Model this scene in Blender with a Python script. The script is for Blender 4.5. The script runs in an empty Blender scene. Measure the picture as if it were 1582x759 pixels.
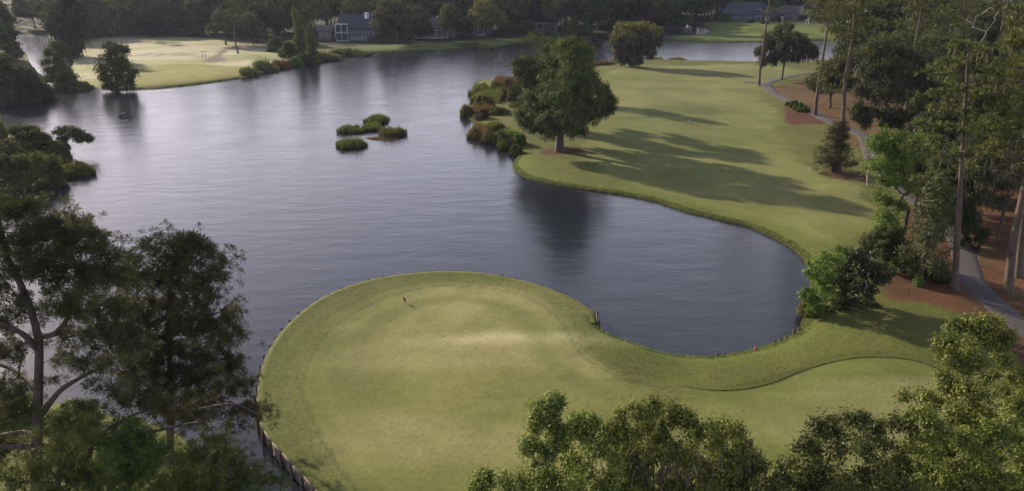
import bpy, math, random
import numpy as np
from mathutils import Vector, noise
rng = np.random.default_rng(7)
random.seed(7)
PI = math.pi
SC = bpy.context.scene
COL = SC.collection

# ------------------------------------------------------------ camera
F, CU, CV, PITCH, CAMH = 1130.0, 791.0, 379.5, math.radians(20.8), 25.0
cam = bpy.data.cameras.new('camera'); camo = bpy.data.objects.new('camera', cam); COL.objects.link(camo)
cam.sensor_width = 36; cam.lens = F/1582*36; cam.clip_end = 9000; cam.clip_start = 0.3
camo.location = (0, 0, CAMH); camo.rotation_euler = (PI/2-PITCH, 0, 0)
SC.camera = camo
# ------------------------------------------------------------ light
SUN_EL, SUN_AZ = math.radians(21), math.radians(-47)      # azimuth from +Y, clockwise positive
w = bpy.data.worlds.new('World'); SC.world = w; w.use_nodes = True
nt = w.node_tree; bg = nt.nodes['Background']
sky = nt.nodes.new('ShaderNodeTexSky'); sky.sky_type = 'NISHITA'; sky.sun_disc = False
sky.sun_elevation = SUN_EL; sky.sun_rotation = SUN_AZ
sky.air_density = 1.3; sky.dust_density = 0.5; sky.ozone_density = 1.5
hs = nt.nodes.new('ShaderNodeHueSaturation'); hs.inputs['Saturation'].default_value = 0.62
tint = nt.nodes.new('ShaderNodeMixRGB'); tint.blend_type = 'MULTIPLY'; tint.inputs[0].default_value = 1; tint.inputs[2].default_value = (1.09, .95, 1.06, 1)
nt.links.new(sky.outputs[0], hs.inputs['Color']); nt.links.new(hs.outputs[0], tint.inputs[1]); 
# cloud veil added to the unseen sky, strongest low down to brighten the lake
tc = nt.nodes.new('ShaderNodeTexCoord'); sp = nt.nodes.new('ShaderNodeSeparateXYZ'); nt.links.new(tc.outputs['Generated'], sp.inputs[0])
def wm(op, a, b):
    n = nt.nodes.new('ShaderNodeMath'); n.operation = op
    for i, x in enumerate((a, b)):
        if hasattr(x, 'links'): nt.links.new(x, n.inputs[i])
        else: n.inputs[i].default_value = x
    return n.outputs[0]
se = wm('MAXIMUM', sp.outputs['Z'], 0.0); den = wm('ADD', se, .14)
dv = nt.nodes.new('ShaderNodeVectorMath'); dv.operation = 'DIVIDE'; nt.links.new(tc.outputs['Generated'], dv.inputs[0]); cb = nt.nodes.new('ShaderNodeCombineXYZ')
for i in range(3): nt.links.new(den, cb.inputs[i])
nt.links.new(cb.outputs[0], dv.inputs[1]); cn = nt.nodes.new('ShaderNodeTexNoise'); cn.inputs['Scale'].default_value = 1.3; cn.inputs['Detail'].default_value = 4; nt.links.new(dv.outputs[0], cn.inputs['Vector'])
fac = wm('MULTIPLY', wm('POWER', wm('DIVIDE', .15, den), 1.9), wm('ADD', wm('MULTIPLY', cn.outputs[0], .7), .65))
veil = nt.nodes.new('ShaderNodeMixRGB'); veil.inputs[2].default_value = (14.4, 13.7, 15.9, 1); nt.links.new(fac, veil.inputs[0]); nt.links.new(tint.outputs[0], veil.inputs[1])
nt.links.new(veil.outputs[0], bg.inputs[0])
bg.inputs[1].default_value = 0.10
sl = bpy.data.lights.new('sun', 'SUN'); so = bpy.data.objects.new('sun', sl); COL.objects.link(so)
sl.energy = 5.0; sl.angle = math.radians(0.7); sl.color = (1.0, 0.85, 0.62)
sdir = Vector((math.sin(SUN_AZ)*math.cos(SUN_EL), math.cos(SUN_AZ)*math.cos(SUN_EL), math.sin(SUN_EL)))
so.rotation_euler = (-sdir).to_track_quat('-Z', 'Y').to_euler(); so.location = (-40, 60, 60)
SC.view_settings.view_transform = 'Standard'; SC.view_settings.look = 'None'
SC.view_settings.exposure = 1.0
SC.cycles.max_bounces = 6; SC.cycles.transparent_max_bounces = 8
SC.cycles.volume_bounces = 0

# ------------------------------------------------------------ picking places on the ground
def ray(u, v):
    a = (u-CU)/F; b = (CV-v)/F
    return np.array([a, math.cos(PITCH)+b*math.sin(PITCH), -math.sin(PITCH)+b*math.cos(PITCH)])
def at(u, v, z=0.0):
    d = ray(u, v); t = (z-CAMH)/d[2]; return np.array([d[0]*t, d[1]*t])
def at_y(u, v, y):
    d = ray(u, v); t = y/d[1]; return np.array([d[0]*t, y, CAMH+d[2]*t])
def ppm(u, v, y):              # photograph pixels per metre there
    d = ray(u, v); return F*d[1]/y
def smooth(pts, n=4, closed=True):
    P = np.array(pts, float); N = len(P); out = []
    rngi = range(N) if closed else range(N-1)
    for i in rngi:
        p0 = P[(i-1) % N] if closed or i > 0 else P[0]; p1 = P[i]; p2 = P[(i+1) % N]
        p3 = P[(i+2) % N] if closed or i+2 < N else P[-1]
        for k in range(n):
            t = k/n
            out.append(.5*((2*p1)+(-p0+p2)*t+(2*p0-5*p1+4*p2-p3)*t*t+(-p0+3*p1-3*p2+p3)*t**3))
    if not closed: out.append(P[-1])
    return np.array(out)
def gpoly(px, z=0.0, n=3): return smooth([at(u, v, z) for u, v in px], n)

def seg_dist(P, A, B):
    if len(P) <= 64:
        ab = B-A; L = np.maximum((ab**2).sum(1), 1e-12); ap = P[:, None]-A[None]; t = np.clip((ap*ab).sum(2)/L, 0, 1)
        return np.sqrt(((ap-t[..., None]*ab)**2).sum(2).min(1))
    d = np.full(len(P), 1e9)
    for a, b in zip(A, B):
        ab = b-a; L = ab@ab
        if L < 1e-12: continue
        t = np.clip(((P-a)@ab)/L, 0, 1); q = P-a-t[:, None]*ab
        np.minimum(d, q[:, 0]**2+q[:, 1]**2, out=d)
    return np.sqrt(d)
def inside(P, V):
    r = np.zeros(len(P), bool); x, y = P[:, 0], P[:, 1]
    if len(P) <= 64:
        a = V; b = np.roll(V, -1, 0); k = a[:, 1] != b[:, 1]; a = a[k]; b = b[k]; yy = y[:, None]; c = (a[:, 1] > yy) != (b[:, 1] > yy)
        return ((c & (x[:, None] < (b[:, 0]-a[:, 0])*(yy-a[:, 1])/(b[:, 1]-a[:, 1])+a[:, 0])).sum(1) % 2).astype(bool)
    for a, b in zip(V, np.roll(V, -1, 0)):
        if a[1] == b[1]: continue
        c = (a[1] > y) != (b[1] > y)
        r ^= c & (x < (b[0]-a[0])*(y-a[1])/(b[1]-a[1])+a[0])
    return r
def sdist(P, V):
    d = seg_dist(P, V, np.roll(V, -1, 0)); return np.where(inside(P, V), d, -d)
def ss(x, a, b):
    t = np.clip((x-a)/(b-a), 0, 1); return t*t*(3-2*t)
def fbm(P, s, seed=0, octv=3):
    """cheap value noise, numpy"""
    out = np.zeros(len(P)); amp = 1; tot = 0
    for o in range(octv):
        q = P/s*(2**o)+seed*17.3; i = np.floor(q).astype(np.int64); f = q-i; f = f*f*(3-2*f)
        def h(a, b):
            n = (a*374761393+b*668265263+seed*974711) & 0xffffffff
            n = ((n ^ (n >> 13))*1274126177) & 0xffffffff
            return ((n ^ (n >> 16)) & 0xffff)/65535.0
        x0, y0 = i[:, 0], i[:, 1]
        v = (h(x0, y0)*(1-f[:, 0])+h(x0+1, y0)*f[:, 0])*(1-f[:, 1])+(h(x0, y0+1)*(1-f[:, 0])+h(x0+1, y0+1)*f[:, 0])*f[:, 1]
        out += v*amp; tot += amp; amp *= .5
    return out/tot

# ------------------------------------------------------------ shore lines
WZ = 0.85      # top of the timber wall
wall_px = [(505, 775), (470, 735), (440, 702), (415, 674), (401, 645), (399, 605), (408, 560), (425, 527), (452, 495), (490, 465), (530, 446),
           (580, 431), (640, 422), (700, 419.5), (760, 424), (820, 437), (860, 450), (895, 467), (920, 483)]
wall_pts = smooth([at(520, 800, WZ)]+[at(u, v, WZ) for u, v in wall_px], 4, False)
cove = [at(*p) for p in [(921.5, 511), (941, 524), (975, 537), (1010, 547), (1050, 552), (1100, 553), (1140, 547), (1180, 537), (1212, 525), (1232, 514), (1240, 497), (1247, 475),
        (1252, 450), (1250, 420), (1241, 401), (1222, 384), (1200, 371), (1160, 353), (1125, 344), (1092, 336), (1060, 328), (1030, 318), (1010, 312), (960, 302), (900, 293), (850, 285),
        (815, 276), (797, 266), (792, 254), (800, 242), (790, 234), (768, 226), (745, 217), (727, 205), (733, 190), (716, 178), (714, 168), (735, 160), (732, 145), (733, 130), (760, 123), (800, 121),
        (850, 113), (900, 106), (935, 101), (965, 97), (1000, 94), (1060, 95), (1120, 96), (1170, 97), (1230, 96), (1290, 93), (1325, 84), (1345, 75)]]
cove_s = smooth(cove, 3, False)
right_far = [at(*p) for p in [(1330, 66), (1280, 63), (1240, 64), (1170, 66), (1100, 66), (1060, 65), (1032, 61.5), (1024, 58), (1040, 56.5), (1075, 55), (1090, 52), (1097, 46), (1085, 41), (1065, 38)]]
right_far_s = smooth(right_far, 3, False)
outer = np.array([at(1040, 20), (180, 900), (900, 1500), (1500, 800), (900, 20), (150, -40), (-8, -40), (-8, 20)])
MAIN = np.vstack([wall_pts, cove_s, right_far_s, outer])
nW = len(wall_pts); nN = len(cove_s)+len(right_far_s)
FAR = np.vstack([smooth([at(*p) for p in [(1062, 40), (1050, 45), (1020, 46), (1000, 49), (985, 52), (955, 53), (930, 56), (898, 62), (880, 65), (850, 66), (807, 66.5), (770, 72), (735, 75), (700, 76.5), (640, 79), (590, 82), (545, 86.5),
        (510, 92), (480, 97), (462, 100), (448, 101), (430, 107), (405, 113), (370, 122), (330, 128), (280, 134), (235, 138), (215, 138.5), (180, 140), (150, 138), (128, 137), (100, 138), (88, 134), (104, 124), (108, 108), (112, 96), (100, 84), (88, 74),
        (84, 66), (76, 58), (62, 55), (40, 53)]], 3, False), np.array([(-330, 330), (-900, 900), (-300, 1500), (200, 1500)])])
LEFT = np.vstack([smooth([at(*p) for p in [(-10, 58), (25, 66), (40, 84), (52, 104), (70, 122), (74, 136), (62, 149), (30, 156), (0, 158), (-60, 162)]], 3, False), np.array([(-250, 130), (-800, 200), (-800, 600)])])
LBUSH = np.vstack([smooth([at(*p) for p in [(-60, 205), (0, 208), (40, 213), (80, 222), (104, 232), (108, 240), (92, 250), (90, 266), (70, 282), (35, 292), (0, 294), (-60, 300)]], 3, False), np.array([(-180, 70), (-180, 95)])])
NEARL = np.vstack([smooth([at(*p) for p in [(-200, 610), (-50, 616), (40, 618), (100, 626), (170, 645), (250, 668), (310, 715), (345, 780), (360, 860)]], 3, False), np.array([(-9, -40), (-150, -40), (-150, 30)])])
LANDS = [MAIN, FAR, LEFT, LBUSH, NEARL]
bumps = [(at(1165, 50), 9, 1.6), (at(1215, 53), 10, 1.0), (at(1215, 43), 14, 1.0), (at(1000, 94), 6, .5), (at(1140, 43), 12, 0.8), (at(180, 125), 8, .4), (at(285, 85), 12, .9), (at(400, 92), 10, .7), (at(780, 520), 5, .22), (at(600, 560), 8, -.12), (at(850, 600), 9, .18), (at(1010, 240), 10, .4), (at(1150, 300), 9, .35), (at(880, 190), 10, .5), (at(1260, 600), 6, -.15)]
ROUGH_STEP = gpoly([(1045, 592), (1085, 600), (1120, 601), (1170, 595), (1225, 579), (1275, 562), (1330, 556), (1400, 559), (1450, 569), (1480, 580), (1560, 500), (1350, 470), (1230, 500), (1100, 500), (960, 500), (960, 560)], .6)

def land(P):
    P = np.asarray(P, float).reshape(-1, 2)
    sd = np.full(len(P), -1e9)
    for V in LANDS: sd = np.maximum(sd, sdist(P, V))
    return sd
def wallness(P):
    dw = seg_dist(P, MAIN[:nW-1], MAIN[1:nW]); dn = seg_dist(P, MAIN[nW:nW+nN-1], MAIN[nW+1:nW+nN])
    return dw, dn
def height(P, full=False):
    P = np.asarray(P, float).reshape(-1, 2)
    sd = land(P); dw, dn = wallness(P)
    sdm = np.maximum(sd, 0)
    dc = np.linalg.norm(P-at(921.5, 508, .4), axis=1)
    nat = .10+.75*(1-np.exp(-sdm/(2.2-1.75*ss(-dc, -9, -3.5))))
    ww = np.where(dw+dn > 0, dn/(dw+dn+1e-6), 0)*ss(-dw, -9, -4)
    z = ww*WZ+(1-ww)*nat
    calm = ss(sdm, 0, 8)
    z += calm*(fbm(P, 20, 3)-.5)*(.6+.9*ss(P[:, 0], 6, 26)) + ss(sdm, .5, 5)*(fbm(P, 5, 5)-.5)*.10
    for c, r, h in bumps:
        z += h*np.exp(-((P-c)**2).sum(1)/(r*r))*calm
    z += .06*ss(P[:, 0], 10.5, 14)*ss(sdist(P, ROUGH_STEP), -.1, .1)*ss(dn, 0, 1.5)
    wet = np.where(sd < 0, np.maximum(-1.6, sd*1.0), 0)
    z = np.where(sd < 0, .10+wet, z)
    zw = np.where(sd < .35, -1.2+(WZ+1.17)*ss(sd, -.05, .33), z)
    z = np.where((dw < .9) & (dw < dn) & (sd < .35), zw, z)
    return (z, sd, dw, dn) if full else z
def H(x, y): return float(height([(x, y)])[0])
def ground_at(u, v):
    p = at(u, v, .8)
    for _ in range(2):
        z = max(H(*p), 0.0); p = at(u, v, z)
    return p[0], p[1], max(H(*p), -.4)

# ------------------------------------------------------------ ground colours (what grows or lies where)
def C3(r, g, b): return np.array([r, g, b])
POLY = {
 'putting': (gpoly([(462, 640), (452, 600), (462, 560), (495, 508), (545, 475), (610, 449), (680, 436), (760, 441), (832, 460), (880, 497), (905, 540), (960, 575), (1040, 593), (1110, 603), (1180, 596), (1250, 572), (1320, 558), (1400, 560),
             (1450, 575), (1500, 620), (1400, 700), (1200, 790), (1000, 860), (700, 880), (560, 790), (490, 705)], .85), .16),
 'fairway': (gpoly([(930, 118), (1000, 100), (1170, 101), (1250, 112), (1185, 128), (1182, 150), (1205, 185), (1215, 215), (1250, 262), (1330, 292), (1340, 350), (1290, 372), (1200, 342), (1120, 322), (1000, 290), (930, 262), (900, 235), (905, 190), (925, 150)], .9), 2.5),
 'brown': (gpoly([(1186, 137), (1212, 129), (1262, 122), (1345, 130), (1420, 190), (1390, 240), (1330, 232), (1290, 200), (1262, 180), (1225, 157)], .9), 1.2),
 'bed': (gpoly([(1212, 163), (1228, 160), (1250, 167), (1272, 181), (1282, 190), (1250, 192), (1216, 190)], .9), .3),
 'straw': (gpoly([(1368, 462), (1362, 425), (1385, 400), (1400, 340), (1450, 250), (1560, 160), (1800, 120), (2100, 400), (1900, 660), (1700, 640), (1600, 575), (1540, 520), (1495, 493), (1455, 476), (1410, 468)], .9), .4),
 'mulch': (gpoly([(833, 233), (850, 228), (885, 227), (905, 230), (895, 236), (860, 238), (840, 237)], .9), .4),
 'mulch2': (gpoly([(1268, 268), (1290, 262), (1320, 268), (1345, 278), (1335, 285), (1300, 281), (1275, 276)], .9), .5),
 'dew': (gpoly([(108, 100), (122, 78), (135, 62), (200, 56), (300, 57), (380, 69), (425, 78), (442, 98), (400, 108), (330, 123), (215, 134), (160, 136), (112, 128)], .9), 4),
 'lgreen': (gpoly([(212, 106), (250, 100), (300, 98), (350, 101), (400, 108), (370, 117), (300, 128), (235, 135), (200, 132), (185, 122)], .9), 1.0),
 'rgreen': (gpoly([(1030, 60), (1075, 52), (1100, 46), (1085, 38), (1110, 33), (1300, 35), (1300, 60), (1170, 64), (1080, 64)], .9), 3),
 'lawn': (gpoly([(470, 96), (520, 80), (560, 72), (700, 64), (800, 58), (900, 58), (807, 66), (640, 78)], .9), 5),
 'track': (gpoly([(309, 95), (325, 90), (338, 82), (350, 75), (368, 70), (378, 71), (362, 76), (350, 82), (342, 88), (352, 93), (330, 96)], .9), .8),
}
BED = dict(rough=C3(.115, .130, .040), putting=C3(.190, .198, .074), fairway=C3(.158, .185, .064), brown=C3(.13, .085, .045), bed=C3(.10, .045, .030),
           straw=C3(.125, .060, .034), mulch=C3(.095, .05, .033), mulch2=C3(.09, .06, .04), dew=C3(.34, .33, .235), lgreen=C3(.20, .205, .05), rgreen=C3(.12, .155, .035),
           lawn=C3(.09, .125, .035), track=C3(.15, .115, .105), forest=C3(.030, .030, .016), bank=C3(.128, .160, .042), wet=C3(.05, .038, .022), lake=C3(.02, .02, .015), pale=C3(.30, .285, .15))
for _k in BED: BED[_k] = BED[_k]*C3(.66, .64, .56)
def colour(P, z, sd, dw, dn):
    n1 = fbm(P, 9, 11); n2 = fbm(P, 2.2, 12); n3 = fbm(P, 30, 13)
    c = np.tile(BED['rough'], (len(P), 1))
    def mix(c, k, m): return c*(1-m[:, None])+np.asarray(k)*m[:, None]
    far = ss(P[:, 1]+fbm(P, 40, 2)*60, 250, 300); c = mix(c, BED['forest'], far)
    left = ((P[:, 0] < -30) & (P[:, 1] < 60)).astype(float); c = mix(c, BED['forest'], left)
    c = mix(c, BED['bank'], ss(-sd, -5, -.5)*(1-far)*(dn < dw)*.9)
    reg = np.zeros(len(P), int); cover = {}; fine = np.ones(len(P))
    for i, (k, (V, soft)) in enumerate(POLY.items()):
        s = sdist(P, V)+(n2-.5)*soft*1.2
        if k == 'putting':
            so = np.where(P[:, 0] < 12, 1.9, .16+1.7*ss(-P[:, 0], -15, -12)); s = s-.6*(P[:, 0] < 12); m = ss(s+(n2-.5)*so*.8, -so, so)*.92
        else: m = ss(s, -soft, soft)
        cover[k] = s
        c = mix(c, BED[k], m); fine = fine*(1-m)+m*{'putting': .25, 'fairway': .4, 'dew': .25, 'lgreen': .2, 'rgreen': .25, 'lawn': .4, 'track': .5}.get(k, .9)
        reg = np.where(s > 0, i+1, reg)
    # dry and lush patches of turf, with some sunlight and shadow painted in
    c = mix(c, C3(.078, .098, .022), .75*ss(P[:, 0]+(n1-.5)*4, 8, 14)*(cover['putting'] > -.05)*(P[:, 1] < 75))
    c = mix(c, C3(.05, .030, .018), ss(fbm(P, 2.6, 51), .42, .66)*.6*(reg == 5)); c = mix(c, C3(.10, .088, .03), ss(fbm(P, 5, 52), .5, .7)*.5*((reg == 5) | (reg == 3)))
    ps = cover['putting']; c = c*(1+.055*np.sin(ps*2*PI/1.05+(n2-.5)*1.5)*np.exp(-(ps/3.2)**2)*(P[:, 0] < 14)*(P[:, 1] < 75))[:, None]
    tur = (reg == 1) | (reg == 0)
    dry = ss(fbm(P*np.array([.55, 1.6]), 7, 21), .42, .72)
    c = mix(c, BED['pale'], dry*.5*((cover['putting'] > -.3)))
    crest = np.exp(-(((P-at(790, 522, .9))/np.array([5.2, .95]))**2).sum(1)); c = mix(c, C3(.33, .30, .18), .85*crest)  # sunlight on the crest, painted as a pale strip
    top = np.exp(-(((P-at(760, 470, .9))/np.array([7, 5]))**2).sum(1)); c = mix(c, C3(.20, .185, .085), .5*top)  # sunlit top of the green, painted paler
    ring = np.exp(-((cover['putting']-2.4)/.8)**2); c = mix(c, C3(.066, .085, .02), .45*ring*(P[:, 0] < 6)*ss(n1, .25, .7))
    ring = np.exp(-((cover['putting']-.02)/.11)**2); c = mix(c, C3(.04, .052, .014), .55*ring)  # thin dark line painting the shadow of the collar step
    lush = ss(fbm(P*np.array([.8, 1.]), 4.5, 31), .5, .75); c = mix(c, C3(.07, .092, .018), lush*.4*(reg <= 2))
    c = mix(c, C3(.150, .150, .056), ss(fbm(P*np.array([.5, 1.]), 11, 41), .4, .65)*.6*(reg == 2))
    c = mix(c, C3(.40, .36, .28), ss(fbm(P, 14, 43), .45, .7)*.45*(reg == 8)); c = mix(c, C3(.10, .10, .05), ss(fbm(P*np.array([.35, 1.]), 5, 45), .60, .72)*.6*(reg == 8)); c = mix(c, C3(.16, .185, .06), ss(fbm(P*np.array([.4, 1.]), 9, 44), .40, .62)*.75*(reg == 8))  # darkest streaks on the dew stand for deeper green and painted shadow
    c *= (.86+.28*n2)[:, None]*(.88+.24*n3)[:, None]
    c = mix(c, BED['wet'], (1-ss(sd, .05, .35))*(dn < dw)); c = mix(c, BED['lake'], (sd < -.2).astype(float))
    return np.clip(c, 0, 1), reg, fine

# ------------------------------------------------------------ materials
def mat(name):
    m = bpy.data.materials.new(name); m.use_nodes = True
    nt = m.node_tree; return m, nt, nt.nodes['Principled BSDF']
def N(nt, t, **kw):
    n = nt.nodes.new(t)
    for k, v in kw.items():
        if k in n.inputs: n.inputs[k].default_value = v
        else: setattr(n, k, v)
    return n
def math_node(nt, op, a, b=None):
    n = nt.nodes.new('ShaderNodeMath'); n.operation = op
    for i, x in enumerate((a, b)):
        if x is None: continue
        if hasattr(x, 'links'): nt.links.new(x, n.inputs[i])
        else: n.inputs[i].default_value = x
    return n.outputs[0]

def turf_material():
    m, nt, b = mat('turf'); L = nt.links.new
    a = N(nt, 'ShaderNodeAttribute'); a.attribute_name = 'Col'
    f = N(nt, 'ShaderNodeAttribute'); f.attribute_name = 'fine'
    g = N(nt, 'ShaderNodeNewGeometry')
    n1 = N(nt, 'ShaderNodeTexNoise', Scale=4.0, Detail=6.0, Roughness=.78); L(g.outputs['Position'], n1.inputs['Vector'])
    n2 = N(nt, 'ShaderNodeTexNoise', Scale=1.1, Detail=4.0); L(g.outputs['Position'], n2.inputs['Vector'])
    n4 = N(nt, 'ShaderNodeTexNoise', Scale=.18, Detail=3.0); L(g.outputs['Position'], n4.inputs['Vector'])
    # mown nap: thin oblique bands
    mp = N(nt, 'ShaderNodeMapping'); mp.inputs['Rotation'].default_value = (0, 0, .55); L(g.outputs['Position'], mp.inputs['Vector'])
    wv = N(nt, 'ShaderNodeTexWave', Scale=.75, Distortion=1.6, Detail=2.0); wv.inputs['Detail Scale'].default_value = 2; L(mp.outputs[0], wv.inputs['Vector'])
    s = math_node(nt, 'SUBTRACT', n1.outputs[0], .5); s = math_node(nt, 'MULTIPLY', s, 1.75)
    s = math_node(nt, 'MULTIPLY', s, math_node(nt, 'ADD', math_node(nt, 'MULTIPLY', f.outputs['Fac'], .8), .38))
    s2 = math_node(nt, 'MULTIPLY', math_node(nt, 'SUBTRACT', n2.outputs[0], .5), .38)
    s3 = math_node(nt, 'MULTIPLY', math_node(nt, 'SUBTRACT', wv.outputs['Fac'], .5), math_node(nt, 'MULTIPLY', math_node(nt, 'SUBTRACT', 1.0, f.outputs['Fac']), .06))
    s4 = math_node(nt, 'MULTIPLY', math_node(nt, 'SUBTRACT', n4.outputs[0], .5), .35)
    t = math_node(nt, 'ADD', math_node(nt, 'ADD', s, s2), math_node(nt, 'ADD', s3, s4)); t = math_node(nt, 'ADD', t, 1.0)
    vm = N(nt, 'ShaderNodeVectorMath'); vm.operation = 'SCALE'; L(a.outputs['Color'], vm.inputs[0]); L(t, vm.inputs['Scale'])
    L(vm.outputs[0], b.inputs['Base Color']); b.inputs['Roughness'].default_value = .95; b.inputs['Specular IOR Level'].default_value = .15
    b.inputs['Sheen Weight'].default_value = .0
    n3 = N(nt, 'ShaderNodeTexNoise', Scale=9.0, Detail=4.0, Roughness=.75); L(g.outputs['Position'], n3.inputs['Vector'])
    bp = N(nt, 'ShaderNodeBump', Strength=.7); L(math_node(nt, 'MULTIPLY', n3.outputs[0], math_node(nt, 'ADD', math_node(nt, 'MULTIPLY', f.outputs['Fac'], .09), .012)), bp.inputs['Height']); bp.inputs['Distance'].default_value = 1
    L(bp.outputs[0], b.inputs['Normal'])
    return m
def water_material():
    m, nt, b = mat('lake_water'); L = nt.links.new
    g = N(nt, 'ShaderNodeNewGeometry')
    mp = N(nt, 'ShaderNodeMapping'); mp.inputs['Scale'].default_value = (.8, 2.6, 1); mp.inputs['Rotation'].default_value = (0, 0, .22); L(g.outputs['Position'], mp.inputs['Vector'])
    n = N(nt, 'ShaderNodeTexNoise', Scale=1.9, Detail=3.0, Roughness=.55, Distortion=.3); L(mp.outputs[0], n.inputs['Vector'])
    mp2 = N(nt, 'ShaderNodeMapping'); mp2.inputs['Scale'].default_value = (.22, .5, 1); mp2.inputs['Rotation'].default_value = (0, 0, -.3); L(g.outputs['Position'], mp2.inputs['Vector'])
    n2 = N(nt, 'ShaderNodeTexNoise', Scale=.16, Detail=2.0); L(g.outputs['Position'], n2.inputs['Vector'])
    n3 = N(nt, 'ShaderNodeTexNoise', Scale=1.0, Detail=2.0); L(mp2.outputs[0], n3.inputs['Vector'])
    gust = math_node(nt, 'ADD', math_node(nt, 'MULTIPLY', math_node(nt, 'SUBTRACT', n2.outputs[0], .36), 1.6), .6)
    h = math_node(nt, 'ADD', math_node(nt, 'MULTIPLY', math_node(nt, 'MULTIPLY', n.outputs[0], gust), .019), math_node(nt, 'MULTIPLY', n3.outputs[0], .05))
    bp = N(nt, 'ShaderNodeBump', Strength=1.0, Distance=1.0); L(h, bp.inputs['Height']); L(bp.outputs[0], b.inputs['Normal'])
    b.inputs['Base Color'].default_value = (.012, .015, .020, 1); b.inputs['Roughness'].default_value = .16; b.inputs['IOR'].default_value = 1.38
    return m
def leaf_material(name, dark, light, tip=None, trans=.28, gloss=.35, scale=.7):
    m, nt, b = mat(name); L = nt.links.new; nt.nodes.remove(b)
    a = N(nt, 'ShaderNodeAttribute'); a.attribute_name = 'tone'
    tc = N(nt, 'ShaderNodeTexCoord'); oi = N(nt, 'ShaderNodeObjectInfo')
    n = N(nt, 'ShaderNodeTexNoise', Scale=scale, Detail=2.0); L(tc.outputs['Object'], n.inputs['Vector'])
    f = math_node(nt, 'ADD', math_node(nt, 'MULTIPLY', a.outputs['Fac'], .55), math_node(nt, 'MULTIPLY', n.outputs[0], 1.1)); f = math_node(nt, 'SUBTRACT', f, .35)
    r = N(nt, 'ShaderNodeValToRGB'); e = r.color_ramp.elements
    e[0].position = .15; e[0].color = (*dark, 1); e[1].position = .8; e[1].color = (*light, 1)
    if tip is not None:
        x = e.new(1.0); x.color = (*tip, 1)
    L(f, r.inputs[0])
    hsv = N(nt, 'ShaderNodeHueSaturation'); L(r.outputs[0], hsv.inputs['Color'])
    L(math_node(nt, 'ADD', math_node(nt, 'MULTIPLY', oi.outputs['Random'], .36), .82), hsv.inputs['Value'])
    L(math_node(nt, 'ADD', math_node(nt, 'MULTIPLY', oi.outputs['Random'], .035), .4825), hsv.inputs['Hue'])
    d = N(nt, 'ShaderNodeBsdfDiffuse'); t = N(nt, 'ShaderNodeBsdfTranslucent'); gl = N(nt, 'ShaderNodeBsdfGlossy', Roughness=.5)
    for x in (d, t): L(hsv.outputs[0], x.inputs['Color'])
    gl.inputs['Color'].default_value = (.9, .9, .85, 1)
    mx = N(nt, 'ShaderNodeMixShader'); mx.inputs[0].default_value = trans; L(d.outputs[0], mx.inputs[1]); L(t.outputs[0], mx.inputs[2])
    mg = N(nt, 'ShaderNodeMixShader'); mg.inputs[0].default_value = .014; L(mx.outputs[0], mg.inputs[1]); L(gl.outputs[0], mg.inputs[2])
    L(mg.outputs[0], nt.nodes['Material Output'].inputs['Surface']); return m
def bark_material(name, c1, c2, sc=6.0):
    m, nt, b = mat(name); L = nt.links.new; tc = N(nt, 'ShaderNodeTexCoord')
    mp = N(nt, 'ShaderNodeMapping'); mp.inputs['Scale'].default_value = (1, 1, .3); L(tc.outputs['Object'], mp.inputs['Vector'])
    n = N(nt, 'ShaderNodeTexNoise', Scale=sc, Detail=5.0, Roughness=.7); L(mp.outputs[0], n.inputs['Vector'])
    r = N(nt, 'ShaderNodeValToRGB'); r.color_ramp.elements[0].position = .3; r.color_ramp.elements[1].position = .7
    r.color_ramp.elements[0].color = (*c1, 1); r.color_ramp.elements[1].color = (*c2, 1); L(n.outputs[0], r.inputs[0]); L(r.outputs[0], b.inputs['Base Color'])
    bp = N(nt, 'ShaderNodeBump', Strength=.8, Distance=.06); L(n.outputs[0], bp.inputs['Height']); L(bp.outputs[0], b.inputs['Normal']); b.inputs['Roughness'].default_value = .9
    return m
def plain(name, c, rough=.8, sc=3.0, var=.25, bump=.0):
    m, nt, b = mat(name); L = nt.links.new; tc = N(nt, 'ShaderNodeTexCoord')
    n = N(nt, 'ShaderNodeTexNoise', Scale=sc, Detail=5.0, Roughness=.65); L(tc.outputs['Object'], n.inputs['Vector'])
    t = math_node(nt, 'ADD', math_node(nt, 'MULTIPLY', math_node(nt, 'SUBTRACT', n.outputs[0], .5), var*2), 1.0)
    vm = N(nt, 'ShaderNodeVectorMath'); vm.operation = 'SCALE'; vm.inputs[0].default_value = c; L(t, vm.inputs['Scale']); L(vm.outputs[0], b.inputs['Base Color'])
    b.inputs['Roughness'].default_value = rough
    if bump:
        bp = N(nt, 'ShaderNodeBump', Strength=.8, Distance=bump); L(n.outputs[0], bp.inputs['Height']); L(bp.outputs[0], b.inputs['Normal'])
    return m
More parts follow.
